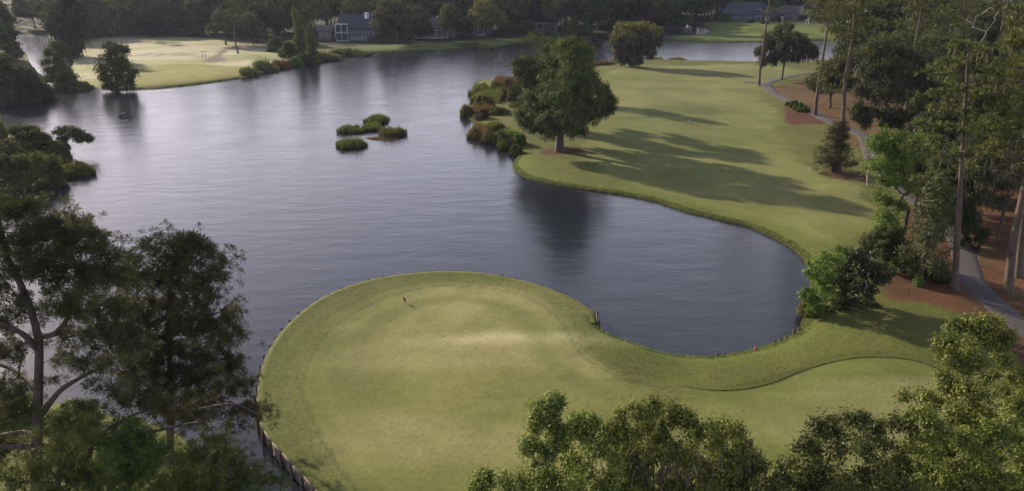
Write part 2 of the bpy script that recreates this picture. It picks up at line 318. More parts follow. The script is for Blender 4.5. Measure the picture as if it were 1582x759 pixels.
M = dict(
 turf=turf_material(), water=water_material(),
 oak=leaf_material('oak_leaves', (.018, .030, .008), (.098, .120, .032), (.15, .155, .05)),
 oaklit=leaf_material('young_oak_leaves', (.046, .068, .014), (.158, .182, .036), (.20, .215, .06), trans=.34),
 oakmoss=leaf_material('mossy_oak_leaves', (.024, .030, .012), (.100, .102, .040), (.14, .13, .065)),
 oakyel=leaf_material('yellow_green_leaves', (.06, .068, .015), (.17, .17, .04), (.22, .19, .06)),
 brownleaf=leaf_material('brownish_leaves', (.045, .035, .022), (.13, .10, .065), (.18, .14, .10)),
 dark=leaf_material('dark_leaves', (.012, .019, .007), (.052, .066, .022), (.09, .10, .036)),
 cyp=leaf_material('cypress_leaves', (.022, .032, .010), (.088, .100, .032), (.13, .12, .045)),
 bright=leaf_material('bright_leaves', (.038, .062, .012), (.13, .17, .034), (.19, .22, .055), trans=.4),
 pine=leaf_material('pine_needles', (.026, .036, .010), (.120, .130, .034), (.17, .16, .05), trans=.2, gloss=.4),
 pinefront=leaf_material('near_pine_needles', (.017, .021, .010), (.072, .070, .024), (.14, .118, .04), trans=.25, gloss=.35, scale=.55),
 pinelow=leaf_material('young_pine_needles', (.03, .048, .012), (.10, .125, .028), (.18, .17, .05), trans=.3, gloss=.35, scale=.6),
 magn=leaf_material('magnolia_leaves', (.022, .030, .010), (.085, .088, .034), (.19, .175, .10), trans=.15, gloss=.22, scale=1.2),
 reed=leaf_material('reed_blades', (.045, .055, .014), (.12, .13, .035), (.17, .15, .06), trans=.35),
 reedbrown=leaf_material('rust_reed_blades', (.075, .05, .02), (.17, .11, .045), (.2, .15, .07), trans=.3),
 grass=leaf_material('grass_blades', (.07, .095, .024), (.14, .17, .045), (.19, .19, .07), trans=.4),
 moss=leaf_material('spanish_moss', (.045, .042, .03), (.105, .095, .07), (.14, .125, .095), trans=.25, gloss=.8),
 barkoak=bark_material('oak_bark', (.025, .019, .015), (.07, .055, .045)),
 barkpine=bark_material('pine_bark', (.035, .024, .018), (.10, .073, .058), 5),
 barkpale=bark_material('pale_bark', (.14, .12, .10), (.36, .32, .27), 4),
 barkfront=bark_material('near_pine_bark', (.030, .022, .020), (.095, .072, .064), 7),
 timber=bark_material('wet_timber', (.022, .017, .015), (.085, .065, .05), 5),
 timberlight=bark_material('weathered_timber', (.07, .055, .045), (.2, .16, .13), 8),
 path=plain('path_asphalt', (.042, .037, .039), .85, 1.2, .35),
 white=plain('white_paint', (.30, .32, .35), .6, 2, .1), wallgrey=plain('grey_siding', (.075, .085, .11), .8, 2, .1), walltan=plain('tan_siding', (.12, .10, .085), .8, 2, .15),
 roofblue=plain('slate_roof', (.020, .025, .037), .8, 4, .3), roofgrey=plain('grey_roof', (.055, .052, .055), .8, 4, .3), brick=plain('brick_stack', (.22, .13, .10), .85, 8, .3),
 chim=plain('pale_stack', (.38, .42, .50), .7, 3, .1), bird=plain('black_feathers', (.008, .008, .01), .5), orange=plain('orange_paint', (.35, .08, .02), .7), flower=plain('pale_flower', (.30, .28, .22), .7),
 straw=plain('pine_straw', (.13, .058, .03), .9), divot=plain('bare_soil', (.05, .035, .02), .9))
gm, gnt, gb = mat('window_glass'); gb.inputs['Base Color'].default_value = (.03, .04, .055, 1); gb.inputs['Roughness'].default_value = .12; M['glass'] = gm

# ------------------------------------------------------------ object helpers
def tag(o, label=None, cat=None, group=None, kind=None):
    if label: o['label'] = label
    if cat: o['category'] = cat
    if group: o['group'] = group
    if kind: o['kind'] = kind
    return o
def link(name, me, parent=None, m=None):
    o = bpy.data.objects.new(name, me); COL.objects.link(o)
    if parent: o.parent = parent
    if m is not None and me is not None and not me.materials: me.materials.append(m)
    return o
def empty(name, loc, rz=0, label=None, cat=None, group=None):
    o = bpy.data.objects.new(name, None); COL.objects.link(o); o.location = loc; o.rotation_euler = (0, 0, rz)
    return tag(o, label, cat, group)
def mesh_np(name, V, Fq, m=None, smooth_=False, tone=None):
    """V (n,3); Fq (k,3 or 4) int"""
    me = bpy.data.meshes.new(name); V = np.asarray(V, np.float32); Fq = np.asarray(Fq, np.int32); k = Fq.shape[1]
    me.vertices.add(len(V)); me.vertices.foreach_set('co', V.ravel())
    me.loops.add(Fq.size); me.loops.foreach_set('vertex_index', Fq.ravel())
    me.polygons.add(len(Fq)); me.polygons.foreach_set('loop_start', np.arange(len(Fq), dtype=np.int32)*k)
    me.polygons.foreach_set('loop_total', np.full(len(Fq), k, np.int32))
    if smooth_: me.polygons.foreach_set('use_smooth', np.ones(len(Fq), bool))
    if tone is not None:
        at_ = me.attributes.new('tone', 'FLOAT', 'FACE'); at_.data.foreach_set('value', np.asarray(tone, np.float32))
    me.update(); me.validate()
    if m: me.materials.append(m)
    return me
def unit(v): return v/np.maximum(np.linalg.norm(v, axis=-1, keepdims=True), 1e-9)

def tube(pts, rad, sides=6, cap=True):
    P = np.asarray(pts, float); R = np.asarray(rad, float); n = len(P)
    T = np.gradient(P, axis=0); T = unit(T)
    up = np.array([0, 0, 1.]) if abs(T[0, 2]) < .9 else np.array([1., 0, 0])
    a = np.arange(sides)/sides*2*PI
    X = np.zeros((n, 3)); x = unit(np.cross(up, T[0]))
    for i in range(n):
        x = x-T[i]*(x@T[i]); x = x/np.linalg.norm(x); X[i] = x
    Y = np.cross(T, X)
    V = P[:, None]+R[:, None, None]*(np.cos(a)[None, :, None]*X[:, None]+np.sin(a)[None, :, None]*Y[:, None])
    V = V.reshape(-1, 3); i = np.arange(n-1)[:, None]*sides; j = np.arange(sides)[None]; j2 = (j+1) % sides
    Fq = np.stack([i+j, i+j2, i+sides+j2, i+sides+j], -1).reshape(-1, 4)
    return V, Fq
class Acc:
    def __init__(s): s.V = []; s.F = []; s.n = 0; s.T = []
    def add(s, V, Fq, tone=None):
        if len(V) == 0: return
        s.V.append(V); s.F.append(np.asarray(Fq)+s.n); s.n += len(V)
        s.T.append(np.zeros(len(Fq)) if tone is None else tone)
    def box(s, c, size, rz=0, rx=0):
        x, y, z = np.array(size)/2
        v = np.array([(sx*x, sy*y, sz*z) for sx in (-1, 1) for sy in (-1, 1) for sz in (-1, 1)])
        if rx: cr, sr = math.cos(rx), math.sin(rx); v = v@np.array([[1, 0, 0], [0, cr, sr], [0, -sr, cr]])
        cz, sz_ = math.cos(rz), math.sin(rz); v = v@np.array([[cz, sz_, 0], [-sz_, cz, 0], [0, 0, 1]])
        s.add(v+np.array(c), np.array([(0, 1, 3, 2), (4, 6, 7, 5), (0, 4, 5, 1), (2, 3, 7, 6), (0, 2, 6, 4), (1, 5, 7, 3)]))
    def mesh(s, name, m=None, smooth_=False, tone=False):
        return mesh_np(name, np.vstack(s.V), np.vstack(s.F), m, smooth_, np.concatenate(s.T) if tone else None)

def grow(trunk, pts, step=.9, wob=.12, droop=.0, upb=.8, e=2.3, r0=.02):
    """grow limbs from a trunk polyline to every crown point; returns node positions, parents, radii"""
    T = np.asarray(trunk, float); n = len(T); cap = n+len(pts)*14
    X = np.zeros((cap, 3)); X[:n] = T; par = np.full(cap, -1); par[1:n] = np.arange(n-1); ok = np.zeros(cap, bool); ok[max(1, n//3):n] = True; ok[n-1] = True
    ax = T[-1]; d = np.min(np.linalg.norm(pts[:, None]-T[None, n//3:], axis=2), axis=1)
    for i in np.argsort(d):
        p = pts[i]; q = X[:n]; dv = p-q; dist = np.linalg.norm(dv, axis=1)+1e-6
        cost = dist*(1+upb*np.maximum(0, -dv[:, 2]/dist)+.15*np.maximum(0, 1-np.linalg.norm(dv[:, :2], axis=1)/dist))
        cost[~ok[:n]] = 1e9
        j = int(np.argmin(cost)); L = dist[j]; k = max(1, int(L/step)); prev = j
        for s in range(1, k+1):
            t = s/k
            if n >= cap: break
            w_ = rng.normal(0, wob, 3)*min(L, 3)*.5*math.sin(PI*t)
            pos = X[j]*(1-t)+p*t+w_+np.array([0, 0, -droop*L*.25*math.sin(PI*t)])
            X[n] = pos if s < k else p; par[n] = prev; ok[n] = True; prev = n; n += 1
    X = X[:n]; par = par[:n]; A = np.zeros(n); hasch = np.zeros(n, bool); hasch[par[par >= 0]] = True
    A[~hasch] = r0**e
    for i in range(n-1, 0, -1): A[par[i]] += A[i]
    return X, par, A**(1/e)
def limbs(X, par, R, acc, sides=(8, 5, 3), rmax=None, minr=0.0):
    ch = [[] for _ in X]
    for i, p in enumerate(par):
        if p >= 0: ch[p].append(i)
    stack = [(0, None)]
    while stack:
        s, p = stack.pop(); chain = [p] if p is not None else []
        i = s
        while True:
            chain.append(i)
            if not ch[i]: break
            k = max(ch[i], key=lambda c: R[c])
            stack += [(c, i) for c in ch[i] if c != k]; i = k
        if len(chain) < 2: continue
        r = R[chain].copy()
        if p is not None: r[0] = r[1]
        if r.max() < minr: continue
        if rmax is not None: r = np.minimum(r, rmax)
        sd = sides[0] if r[0] > .12 else sides[1] if r[0] > .04 else sides[2]
        V, Fq = tube(X[chain], r, sd); acc.add(V, Fq)

def leaves(centres, per, spread, size, asp=.5, up=.4, out=None, outw=.6, flat=1.0):
    n = len(centres)*per; c = np.repeat(centres, per, 0)
    off = rng.normal(0, 1, (n, 3)); off[:, 2] *= flat; c = c+off*spread*np.repeat(rng.uniform(.7, 1.25, len(centres)), per)[:, None]
    nr = rng.normal(0, 1, (n, 3)); nr[:, 2] += up
    if out is not None: nr += unit(c-out)*outw
    nr = unit(nr); t = unit(np.cross(nr, rng.normal(0, 1, (n, 3)))); b = np.cross(nr, t)
    s = size*rng.uniform(.65, 1.35, n)[:, None]
    V = np.stack([c+t*s*.5, c+b*s*.5*asp, c-t*s*.5, c-b*s*.5*asp], 1).reshape(-1, 3)
    tone = np.clip(np.repeat(rng.uniform(0, .6, len(centres)), per)+rng.uniform(0, .5, n), 0, 1)
    return V, np.arange(n*4).reshape(-1, 4), tone
def tufts(centres, dirs, per, L, wd, open_=.9, tri=False):
    n = len(centres)*per; c = np.repeat(centres, per, 0); d = np.repeat(dirs, per, 0)
    nd = unit(d*open_+unit(rng.normal(0, 1, (n, 3)))); c = c+nd*L*.05
    l = L*rng.uniform(.75, 1.15, n)[:, None]; s = unit(np.cross(nd, d+np.array([0, 0, .3])+rng.normal(0, .7, (n, 3))))*wd
    tip = c+nd*l; tip[:, 2] -= l[:, 0]*.08
    if tri:
        return np.stack([c+s*.1, tip+s*.6, tip-s*.6], 1).reshape(-1, 3), np.arange(n*3).reshape(-1, 3), np.clip(np.repeat(rng.uniform(0, .7, len(centres)), per)+rng.uniform(0, .35, n), 0, 1)
    V = np.stack([c-s*.4, c+s*.4, tip+s*.25, tip-s*.25], 1).reshape(-1, 3)
    tone = np.clip(np.repeat(rng.uniform(0, .8, len(centres)), per)+rng.uniform(0, .3, n), 0, 1)
    return V, np.arange(n*4).reshape(-1, 4), tone
def moss_strands(base, per, length, wd):
    n = len(base)*per; c = np.repeat(base, per, 0)+rng.normal(0, .25, (n, 3)); l = length*rng.uniform(.4, 1.3, n)
    a = rng.uniform(0, PI, n); s = np.stack([np.cos(a), np.sin(a), 0*a], 1)*wd*rng.uniform(.6, 1.4, n)[:, None]
    mid = c+rng.normal(0, .06, (n, 3)); mid[:, 2] = c[:, 2]-l*.5; end = mid+rng.normal(0, .07, (n, 3)); end[:, 2] = c[:, 2]-l
    V = np.stack([c-s*.6, c+s*.6, mid+s, mid-s, end+s*.1, end-s*.1], 1).reshape(-1, 3); i = np.arange(n)[:, None]*6
    Fq = np.concatenate([i+np.array([[0, 1, 2, 3]]), i+np.array([[3, 2, 4, 5]])]); tone = rng.uniform(0, 1, len(Fq))
    return V, Fq, tone
def blob_points(lobes, dens, shell=.5, owner=False):
    P = []; O = []
    for (cx, cy, cz, rx, ry, rz) in lobes:
        n = max(3, int(dens*(rx*ry*rz)**(2/3)))
        d = unit(rng.normal(0, 1, (n, 3))); r = (shell+(1-shell)*rng.random(n)**.6)[:, None]
        P.append(np.array([cx, cy, cz])+d*r*np.array([rx, ry, rz])); O.append(np.tile([cx, cy, cz-rz*.35], (n, 1)))
    return (np.vstack(P), np.vstack(O)) if owner else np.vstack(P)

def broad_tree(lobes, trunk, dens=9, per=45, leaf=.28, spread=.42, mat_='oak', bark='barkoak', moss=0, r0=.018, step=1.0, rmax=None, minr=.02, up=.5, e=2.3, asp=.55, mosslen=1.0, mosswd=.05, droop=0., wob=.12, subk=.62, subn=11):
    # every lobe is a heap of smaller clumps, so the outline is knobbly and dark gaps open between them
    sub = []
    for (cx, cy, cz, rx, ry, rz) in lobes:
        k = subn; d = rng.normal(0, 1, (k, 3)); d[:, 2] = d[:, 2]*.8+.25; d = unit(d); q = rng.uniform(.5, .78, k); f = rng.uniform(.32, .50, k)
        for i in range(k): sub.append((cx+d[i, 0]*rx*q[i], cy+d[i, 1]*ry*q[i], cz+d[i, 2]*rz*q[i], rx*f[i], ry*f[i], rz*f[i]*.85))
    pts, own = blob_points(sub, dens*1.25, .7, True); ctr = pts.mean(0); leaf *= .9; spread = spread*.62; per = int(per*subk)
    X, par, R = grow(trunk, pts, step, wob, droop, r0=r0, e=e)
    # flare at the foot
    nt_ = len(trunk); R[0] *= 1.35; R[1] *= 1.08
    a = Acc(); limbs(X, par, R, a, rmax=rmax, minr=minr); tr = a.mesh('trunk', M[bark], True)
    V, Fq, tone = leaves(pts, per, spread, leaf, asp, up, np.repeat(own, per, 0), 1.9)
    cr = mesh_np('crown', V, Fq, M[mat_], False, tone)
    mo = None
    if moss:
        k = (rng.random(len(pts)) < moss*1.3) & (pts[:, 2] < np.quantile(pts[:, 2], .72)); b = pts[k]+np.array([0, 0, -.1]); V, Fq, tone = moss_strands(b, 12, mosslen, mosswd); mo = mesh_np('spanish_moss', V, Fq, M['moss'], False, tone)
    return dict(trunk=tr, crown=cr, moss=mo)
def dome_lobes(h, wd, base, n, seed, lob=.24, flat=.75):
    r = np.random.default_rng(seed); L = []; hz = h-base
    for i in range(n):
        t = (i+.5)/n; el = math.asin(min(1, .02+t*.98)); az = i*2.399+r.uniform(-.4, .4)
        rr = wd/2*(1-lob)*math.cos(el)*r.uniform(.8, 1.1); s = wd*lob*r.uniform(.8, 1.2)
        L.append((rr*math.cos(az), rr*math.sin(az), base+hz*.22+(hz*.62)*math.sin(el)*r.uniform(.85, 1.08), s, s, s*flat))
    L.append((0, 0, base+hz*.5, wd*.28, wd*.28, hz*.32)); return L
def trunk_line(h, seed, sway=.04, n=7, lean=(0, 0)):
    r = np.random.default_rng(seed); t = np.linspace(0, 1, n); a = np.cumsum(r.normal(0, sway*h/n*2, (n, 2)), 0); a -= a[0]
    return np.stack([a[:, 0]+lean[0]*t, a[:, 1]+lean[1]*t, t*h], 1)
def pine_tree(h, first, wd, seed, n=26, per=9, L=.5, nd=.09, mat_='pine', bark='barkpine', rb=.3, tuft_mult=2, dens=7, lean=(0, 0), step=1.2, minr=.015, sway=.03, moss=0, pad=.16):
    r = np.random.default_rng(seed); T = trunk_line(h*.97, seed, sway, 14, lean); lob = []
    for i in range(n):
        t = first+(1-first)*((i+.3)/n); z = h*t; az = i*2.399+r.uniform(-.5, .5)
        prof = math.sin(PI*min(1, (t-first)/(1-first)*.85+.14))**.7
        rr = wd/2*prof*r.uniform(.45, 1.0)*.8; c = np.array([np.interp(z, T[:, 2], T[:, 0]), np.interp(z, T[:, 2], T[:, 1])])
        s = wd*pad*r.uniform(.75, 1.25)
        lob.append((c[0]+rr*math.cos(az), c[1]+rr*math.sin(az), z+r.uniform(-.3, .5)+rr*.1, s, s, s*.45))
    lob.append((T[-1, 0], T[-1, 1], h*.96, wd*.15, wd*.15, wd*.12))
    pts = blob_points(lob, dens, .3); X, par, R = grow(T, pts, step, .1, .15, r0=.016, e=2.2)
    ntk = len(T); prof = rb*(1-np.linspace(0, 1, ntk)*.85); R[:ntk] = prof; R[0] *= 1.25
    R[ntk:] = np.minimum(R[ntk:], rb*.38)
    a = Acc(); limbs(X, par, R, a, minr=minr); tr = a.mesh('trunk', M[bark], True)
    c = np.repeat(pts, tuft_mult, 0); c = c+rng.normal(0, L*.55, c.shape)*np.array([1, 1, .6]); ctr = np.stack([np.interp(c[:, 2], T[:, 2], T[:, 0]), np.interp(c[:, 2], T[:, 2], T[:, 1]), c[:, 2]-.6], 1)
    V, Fq, tone = tufts(c, unit(unit(c-ctr)+np.array([0, 0, .7])), per, L, nd)
    cr = mesh_np('crown', V, Fq, M[mat_], False, tone); mo = None
    if moss:
        k = rng.random(len(pts)) < moss; V, Fq, tone = moss_strands(pts[k], 8, 1.2, .05); mo = mesh_np('spanish_moss', V, Fq, M['moss'], False, tone)
    return dict(trunk=tr, crown=cr, moss=mo)

def put(proto, name, loc, rz, sc, label, cat='tree', group=None, crown_mat=None):
    o = empty(name, loc, rz, label, cat, group); o.scale = sc if hasattr(sc, '__len__') else (sc, sc, sc)
    for k, nm in (('trunk', 'trunk'), ('crown', 'crown'), ('moss', 'spanish_moss')):
        if proto.get(k) is not None:
            c = link(nm if name not in ('shrub', 'bush') or nm != 'crown' else 'foliage', proto[k], o)
            if k == 'moss': c['kind'] = 'stuff'
            if k == 'crown' and crown_mat:
                c.material_slots[0].link = 'OBJECT'; c.material_slots[0].material = M[crown_mat]
    return o
def put_px(proto, dims, name, u, vb, vt, wpx, label, cat='tree', group=None, rz=None, crown_mat=None, sink=.05):
    """stand a tree of nominal (height, width) on the ground point seen at (u, vb), tall enough to reach row vt"""
    x, y, z = ground_at(u, vb); top = at_y(u, vt, y)[2]; h = max(top-z, 1.0)
    wm = wpx/ppm(u, (vb+vt)/2, y) if wpx else dims[1]*h/dims[0]
    return put(proto, name, (x, y, z-sink), random.uniform(0, 2*PI) if rz is None else rz, (wm/dims[1], wm/dims[1], h/dims[0]), label, cat, group, crown_mat)

# ------------------------------------------------------------ terrain sheet
def terrain():
    th = np.concatenate([np.linspace(-180, -48, 34)[:-1], np.linspace(-48, 48, 331), np.linspace(48, 180, 34)[1:]])*PI/180
    r = [3.0]
    while r[-1] < 5000:
        q = r[-1]; r.append(q*(1.10 if q < 22 else 1.006 if q < 140 else 1.008 if q < 420 else 1.06))
    r = np.array(r); nr, na = len(r), len(th)
    P = np.stack([np.outer(r, np.sin(th)).ravel(), np.outer(r, np.cos(th)).ravel()], 1)
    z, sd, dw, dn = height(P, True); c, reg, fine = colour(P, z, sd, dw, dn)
    V = np.column_stack([P, z])
    i = np.arange(nr-1)[:, None]*na; j = np.arange(na-1)[None]
    Fq = np.stack([i+j, i+na+j, i+na+j+1, i+j+1], -1).reshape(-1, 4)
    fr = reg[Fq]; face_reg = np.where((fr == fr[:, :1]).all(1), fr[:, 0], fr.max(1))
    face_reg = np.where((sd[Fq] > 0).any(1), face_reg, 0)
    names = {0: 'ground', 1: 'putting_green', 2: 'fairway', 3: 'bare_ground', 4: 'planting_bed', 5: 'pine_straw_ground', 6: 'mulch_ground', 7: 'mulch_ground', 8: 'dewy_fairway', 9: 'far_putting_green', 10: 'far_fairway', 11: 'far_lawn', 12: 'dirt_track'}
    keys = {}
    for k, nme in names.items(): keys.setdefault(nme, []).append(k)
    lab = dict(ground='rough grass banks and woodland floor around the lake', putting_green='smooth pale olive putting green on the rounded peninsula', fairway='mown fairway striped with long tree shadows', bare_ground='bare brown ground between the cart path and the trees',
               planting_bed='red mulch planting bed beside the cart path', pine_straw_ground='rust coloured pine straw under the tall trees', mulch_ground='brown mulch rings around tree feet', dewy_fairway='pale dew covered fairway across the water', far_putting_green='yellow green putting green by the far shore', far_fairway='bright green mounded fairway in front of the far house', far_lawn='narrow lawn along the far bank', dirt_track='grey dirt track curving down the pale fairway')
    for nme, ks in keys.items():
        sel = Fq[np.isin(face_reg, ks)]
        if len(sel) == 0: continue
        used, inv = np.unique(sel.ravel(), return_inverse=True); f2 = inv.reshape(-1, 4)
        me = mesh_np(nme, V[used], f2, M['turf'], True)
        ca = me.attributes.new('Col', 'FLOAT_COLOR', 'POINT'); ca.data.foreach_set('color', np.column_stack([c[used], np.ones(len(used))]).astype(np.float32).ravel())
        fa = me.attributes.new('fine', 'FLOAT', 'POINT'); fa.data.foreach_set('value', fine[used].astype(np.float32))
        # continuous normals over the seams
        o = link(nme, me); tag(o, lab[nme], kind='structure')
terrain()
def water():
    me = mesh_np('water', [(-4000, -60, 0), (4000, -60, 0), (4000, 5000, 0), (-4000, 5000, 0)], [(0, 1, 2, 3)], M['water'])
    tag(link('water', me), 'calm grey lake rippled by a light wind', kind='structure')
water()

def resample(P, d):
    P = np.asarray(P); s = np.concatenate([[0], np.cumsum(np.linalg.norm(np.diff(P, axis=0), axis=1))]); n = int(s[-1]/d)
    t = np.linspace(0, s[-1], n+1); return np.stack([np.interp(t, s, P[:, k]) for k in range(P.shape[1])], 1)
def normals2(P):
    T = unit(np.gradient(P, axis=0)); return np.stack([T[:, 1], -T[:, 0]], 1)

def turf_mesh(name, V, Fq, kind='structure', label=None, parent=None):
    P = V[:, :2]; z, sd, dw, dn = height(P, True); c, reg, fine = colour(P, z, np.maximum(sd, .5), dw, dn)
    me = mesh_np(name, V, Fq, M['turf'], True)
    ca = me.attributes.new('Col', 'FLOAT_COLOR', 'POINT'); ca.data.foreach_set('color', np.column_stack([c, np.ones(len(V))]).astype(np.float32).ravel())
    fa = me.attributes.new('fine', 'FLOAT', 'POINT'); fa.data.foreach_set('value', fine.astype(np.float32))
    return tag(link(name, me, parent), label, kind=kind)
# ------------------------------------------------------------ timber wall round the peninsula
def bulkhead():
    corner = at(921.5, 511, 0)
    line = np.vstack([wall_pts, [corner]]); P = resample(line, .35); Nn = normals2(P)
    mid = P[len(P)//2]; ctr = np.array([0., 50.])
    if ((P+Nn)[len(P)//2]-ctr)@(mid-ctr) < 0 or np.linalg.norm(mid+Nn[len(P)//2]-ctr) < np.linalg.norm(mid-ctr): Nn = -Nn
    # turf lip
    offs = [.02, .0, -.25, -.55, -.95]; zz = []
    V = []
    for o_ in offs:
        Q = P+Nn*o_; h = np.maximum(height(Q), WZ-.06)
        if o_ == .02: h = np.full(len(Q), WZ-.12)
        elif o_ == .0: h = np.full(len(Q), WZ+.01)+(fbm(Q*1., .5, 3)-.5)*.05
        elif o_ > -.9: h = np.full(len(Q), WZ+.02) if o_ == -.25 else h+.02
        else: h = h-.01
        dn_ = wallness(P)[1]; k_ = ss(dn_, .4, 2.4); h = h*k_+(height(P-Nn*.45)+.02-(.06 if o_ == .02 else 0))*(1-k_)
        V.append(np.column_stack([Q, h]))
    n = len(P); V = np.vstack(V); i = np.arange(len(offs)-1)[:, None]*n; j = np.arange(n-1)[None]
    Fq = np.stack([i+j, i+n+j, i+n+j+1, i+j+1], -1).reshape(-1, 4)[:, ::-1]
    turf_mesh('bank_edge', V, Fq, label='grass lip along the top of the timber wall')
    root = empty('retaining_wall', (P[0, 0], P[0, 1], 0), 0, 'dark timber retaining wall holding up the rounded peninsula green', 'retaining wall')
    R0 = np.array([P[0, 0], P[0, 1], 0])
    S = resample(line, 1.25); SN = normals2(S); SN = SN*np.sign((SN*Nn[np.clip((np.arange(len(S))*1.25/.35).astype(int), 0, n-1)]).sum(1))[:, None]
    post = None
    pm = Acc(); V_, F_ = tube([(0, 0, -1.3), (0, 0, .0), (.005, 0, .5), (0, .004, .98), (0, 0, 1.02)], [.095, .09, .085, .08, .035], 7); pm.add(V_, F_); pm = pm.mesh('post', M['timber'], True)
    for k in range(len(S)):
        o = link('post', pm, root); o.location = tuple(np.array([S[k, 0]+SN[k, 0]*.17, S[k, 1]+SN[k, 1]*.17, rng.uniform(-.06, .03)-.125])-R0); o.rotation_euler = (rng.uniform(-.03, .03), rng.uniform(-.03, .03), rng.uniform(0, 6))
    planks = {}
    for k in range(len(S)-1):
        a, b = S[k], S[k+1]; L = np.linalg.norm(b-a); rz = math.atan2(b[1]-a[1], b[0]-a[0]); c = (a+b)/2+(SN[k]+SN[k+1])/2*.045
        key = round(L, 1)
        if key not in planks:
            am = Acc(); am.box((0, 0, 0), (L+.05, .05, .235)); planks[key] = am.mesh('plank', M['timberlight'])
        for q in range(4):
            o = link('plank', planks[key], root); o.location = tuple(np.array([c[0], c[1], .72-.245*q+rng.uniform(-.008, .008)])-R0); o.rotation_euler = (rng.uniform(-.03, .03), 0, rz+rng.uniform(-.008, .008))
    capm = Acc(); am = None
    return P, Nn
WP, WN = bulkhead()

# ------------------------------------------------------------ cart path
def ribbon(px, wd, name, label, m, z0=.03, seed=1):
    L = resample(smooth([at(u, v, .9) for u, v in px], 6, False), .6); Nn = normals2(L); n = len(L); V = []
    for o_ in (-1, -.92, -.45, 0, .45, .92, 1):
        j = (fbm(L, 1.2, seed+int(o_*3)+5)-.5)*.15*(abs(o_) > .9)
        Q = L+Nn*(o_*wd/2+np.sign(o_)*j)[:, None] if abs(o_) > .9 else L+Nn*(o_*wd/2)
        V.append(np.column_stack([Q, height(Q)+(z0+.02*(1-o_*o_) if abs(o_) < 1 else -.05)]))
    i = np.arange(6)[:, None]*n; j = np.arange(n-1)[None]; Fq = np.stack([i+j, i+j+1, i+n+j+1, i+n+j], -1).reshape(-1, 4)
    me = mesh_np(name, np.vstack(V), Fq[:, ::-1], m, True); return tag(link(name, me), label, kind='structure')
ribbon([(1150, 126), (1182, 129), (1192, 140), (1215, 153), (1240, 164), (1262, 177), (1288, 191), (1312, 200), (1335, 212), (1342, 226), (1352, 250), (1400, 300), (1470, 350), (1487, 385), (1494, 410), (1503, 434), (1525, 458), (1560, 487), (1600, 515), (1680, 560)], 2.15, 'cart_path', 'grey asphalt cart path winding through the pine straw', M['path'])
ribbon([(1184, 129), (1200, 123), (1230, 117), (1275, 113), (1340, 108)], 1.9, 'side_path', 'grey side path turning off towards the far trees', M['path'], .024)

# ------------------------------------------------------------ tree kinds (nominal height, width) shared by copies
def lobes_px(zl, y, base, dyr=.5, flat=.85, seed=3):
    """crown lobes measured as (u, v, radius in photo pixels[, depth offset m]) at distance y -> metres about base"""
    r = np.random.default_rng(seed); out = []
    for q in zl:
        u, v, rp = q[:3]; p = ppm(u, v, y); R = rp/p; dy = q[3] if len(q) > 3 else r.uniform(-1, 1)*R*dyr*1.6
        c = at_y(u, v, y+dy); out.append((c[0]-base[0], c[1]-base[1], c[2]-base[2], R*1.12, R*1.2, R*flat*1.1))
    return out
K = {}
K['oak'] = (broad_tree(dome_lobes(12, 15, 2.4, 24, 1, .2), trunk_line(4.2, 1), dens=9, per=34, leaf=.34, spread=.42, moss=.1), (12, 15))
K['oak2'] = (broad_tree(dome_lobes(14, 12, 3.0, 20, 5, .22), trunk_line(6, 2, .08), dens=9, per=34, leaf=.34, spread=.42, mat_='oakmoss', moss=.12), (14, 12))
K['far1'] = (broad_tree(dome_lobes(16, 13, 2.0, 14, 8, .27), trunk_line(7, 3), dens=3.2, per=30, leaf=.75, spread=.8, mat_='dark', minr=.06), (16, 13))
K['far2'] = (broad_tree(dome_lobes(18, 11, 3.0, 16, 9, .28), trunk_line(9, 4, .1), dens=3.2, per=30, leaf=.75, spread=.8, mat_='oak', minr=.06), (18, 11))
K['far3'] = (broad_tree(dome_lobes(13, 14, 1.5, 15, 10, .25), trunk_line(5, 5), dens=3.2, per=30, leaf=.7, spread=.75, mat_='oakmoss', minr=.06, moss=.3, mosswd=.12), (13, 14))
K['col'] = (broad_tree([(0.5*math.cos(i*2.4), .5*math.sin(i*2.4), 1.6+i*.85, 2.1-.12*i, 2.1-.12*i, 1.3) for i in range(12)], trunk_line(11, 6, .02), dens=5, per=36, leaf=.5, spread=.5, mat_='bright', minr=.05), (12.6, 5.4))
K['pineA'] = (pine_tree(24, .55, 9, 11, n=22, per=10, L=.62, nd=.10), (24, 9))
K['pineB'] = (pine_tree(26, .42, 10, 12, n=28, per=10, L=.62, nd=.10, sway=.06), (26, 10))
K['pineF'] = (pine_tree(25, .45, 9, 13, n=20, per=8, L=1.0, nd=.2, tuft_mult=1, dens=5, minr=.05), (25, 9))
K['cyp'] = (broad_tree([((2.6-.16*i)*.5*math.cos(i*2.4), (2.6-.16*i)*.5*math.sin(i*2.4), 2.2+i*.95, 2.3-.13*i, 2.3-.13*i, 1.0) for i in range(13)], trunk_line(14, 7, .03), dens=7, per=26, leaf=.38, spread=.42, mat_='cyp', minr=.03, moss=.15), (15.3, 6.6))
def ragged(h, wd, n, seed, spike=.5):
    r = np.random.default_rng(seed); L = []
    for i in range(n):
        a = r.uniform(0, 2*PI); q = wd/2*.8*math.sqrt(r.random()); z = (h*.72*(1-(q/(wd/2))**2*.7))*r.uniform(.55, 1.2); sz = wd*r.uniform(.08, .17)
        L += [(q*math.cos(a), q*math.sin(a), z, sz, sz, sz*r.uniform(.7, 1.3)), (q*math.cos(a)*1.1, q*math.sin(a)*1.1, z*.45, sz*1.15, sz*1.15, sz*.9)]
    return L
K['bush'] = (broad_tree(ragged(3, 4, 22, 20), trunk_line(.8, 8), dens=22, per=24, leaf=.2, spread=.2, mat_='oak', minr=.02, r0=.01), (3, 4))
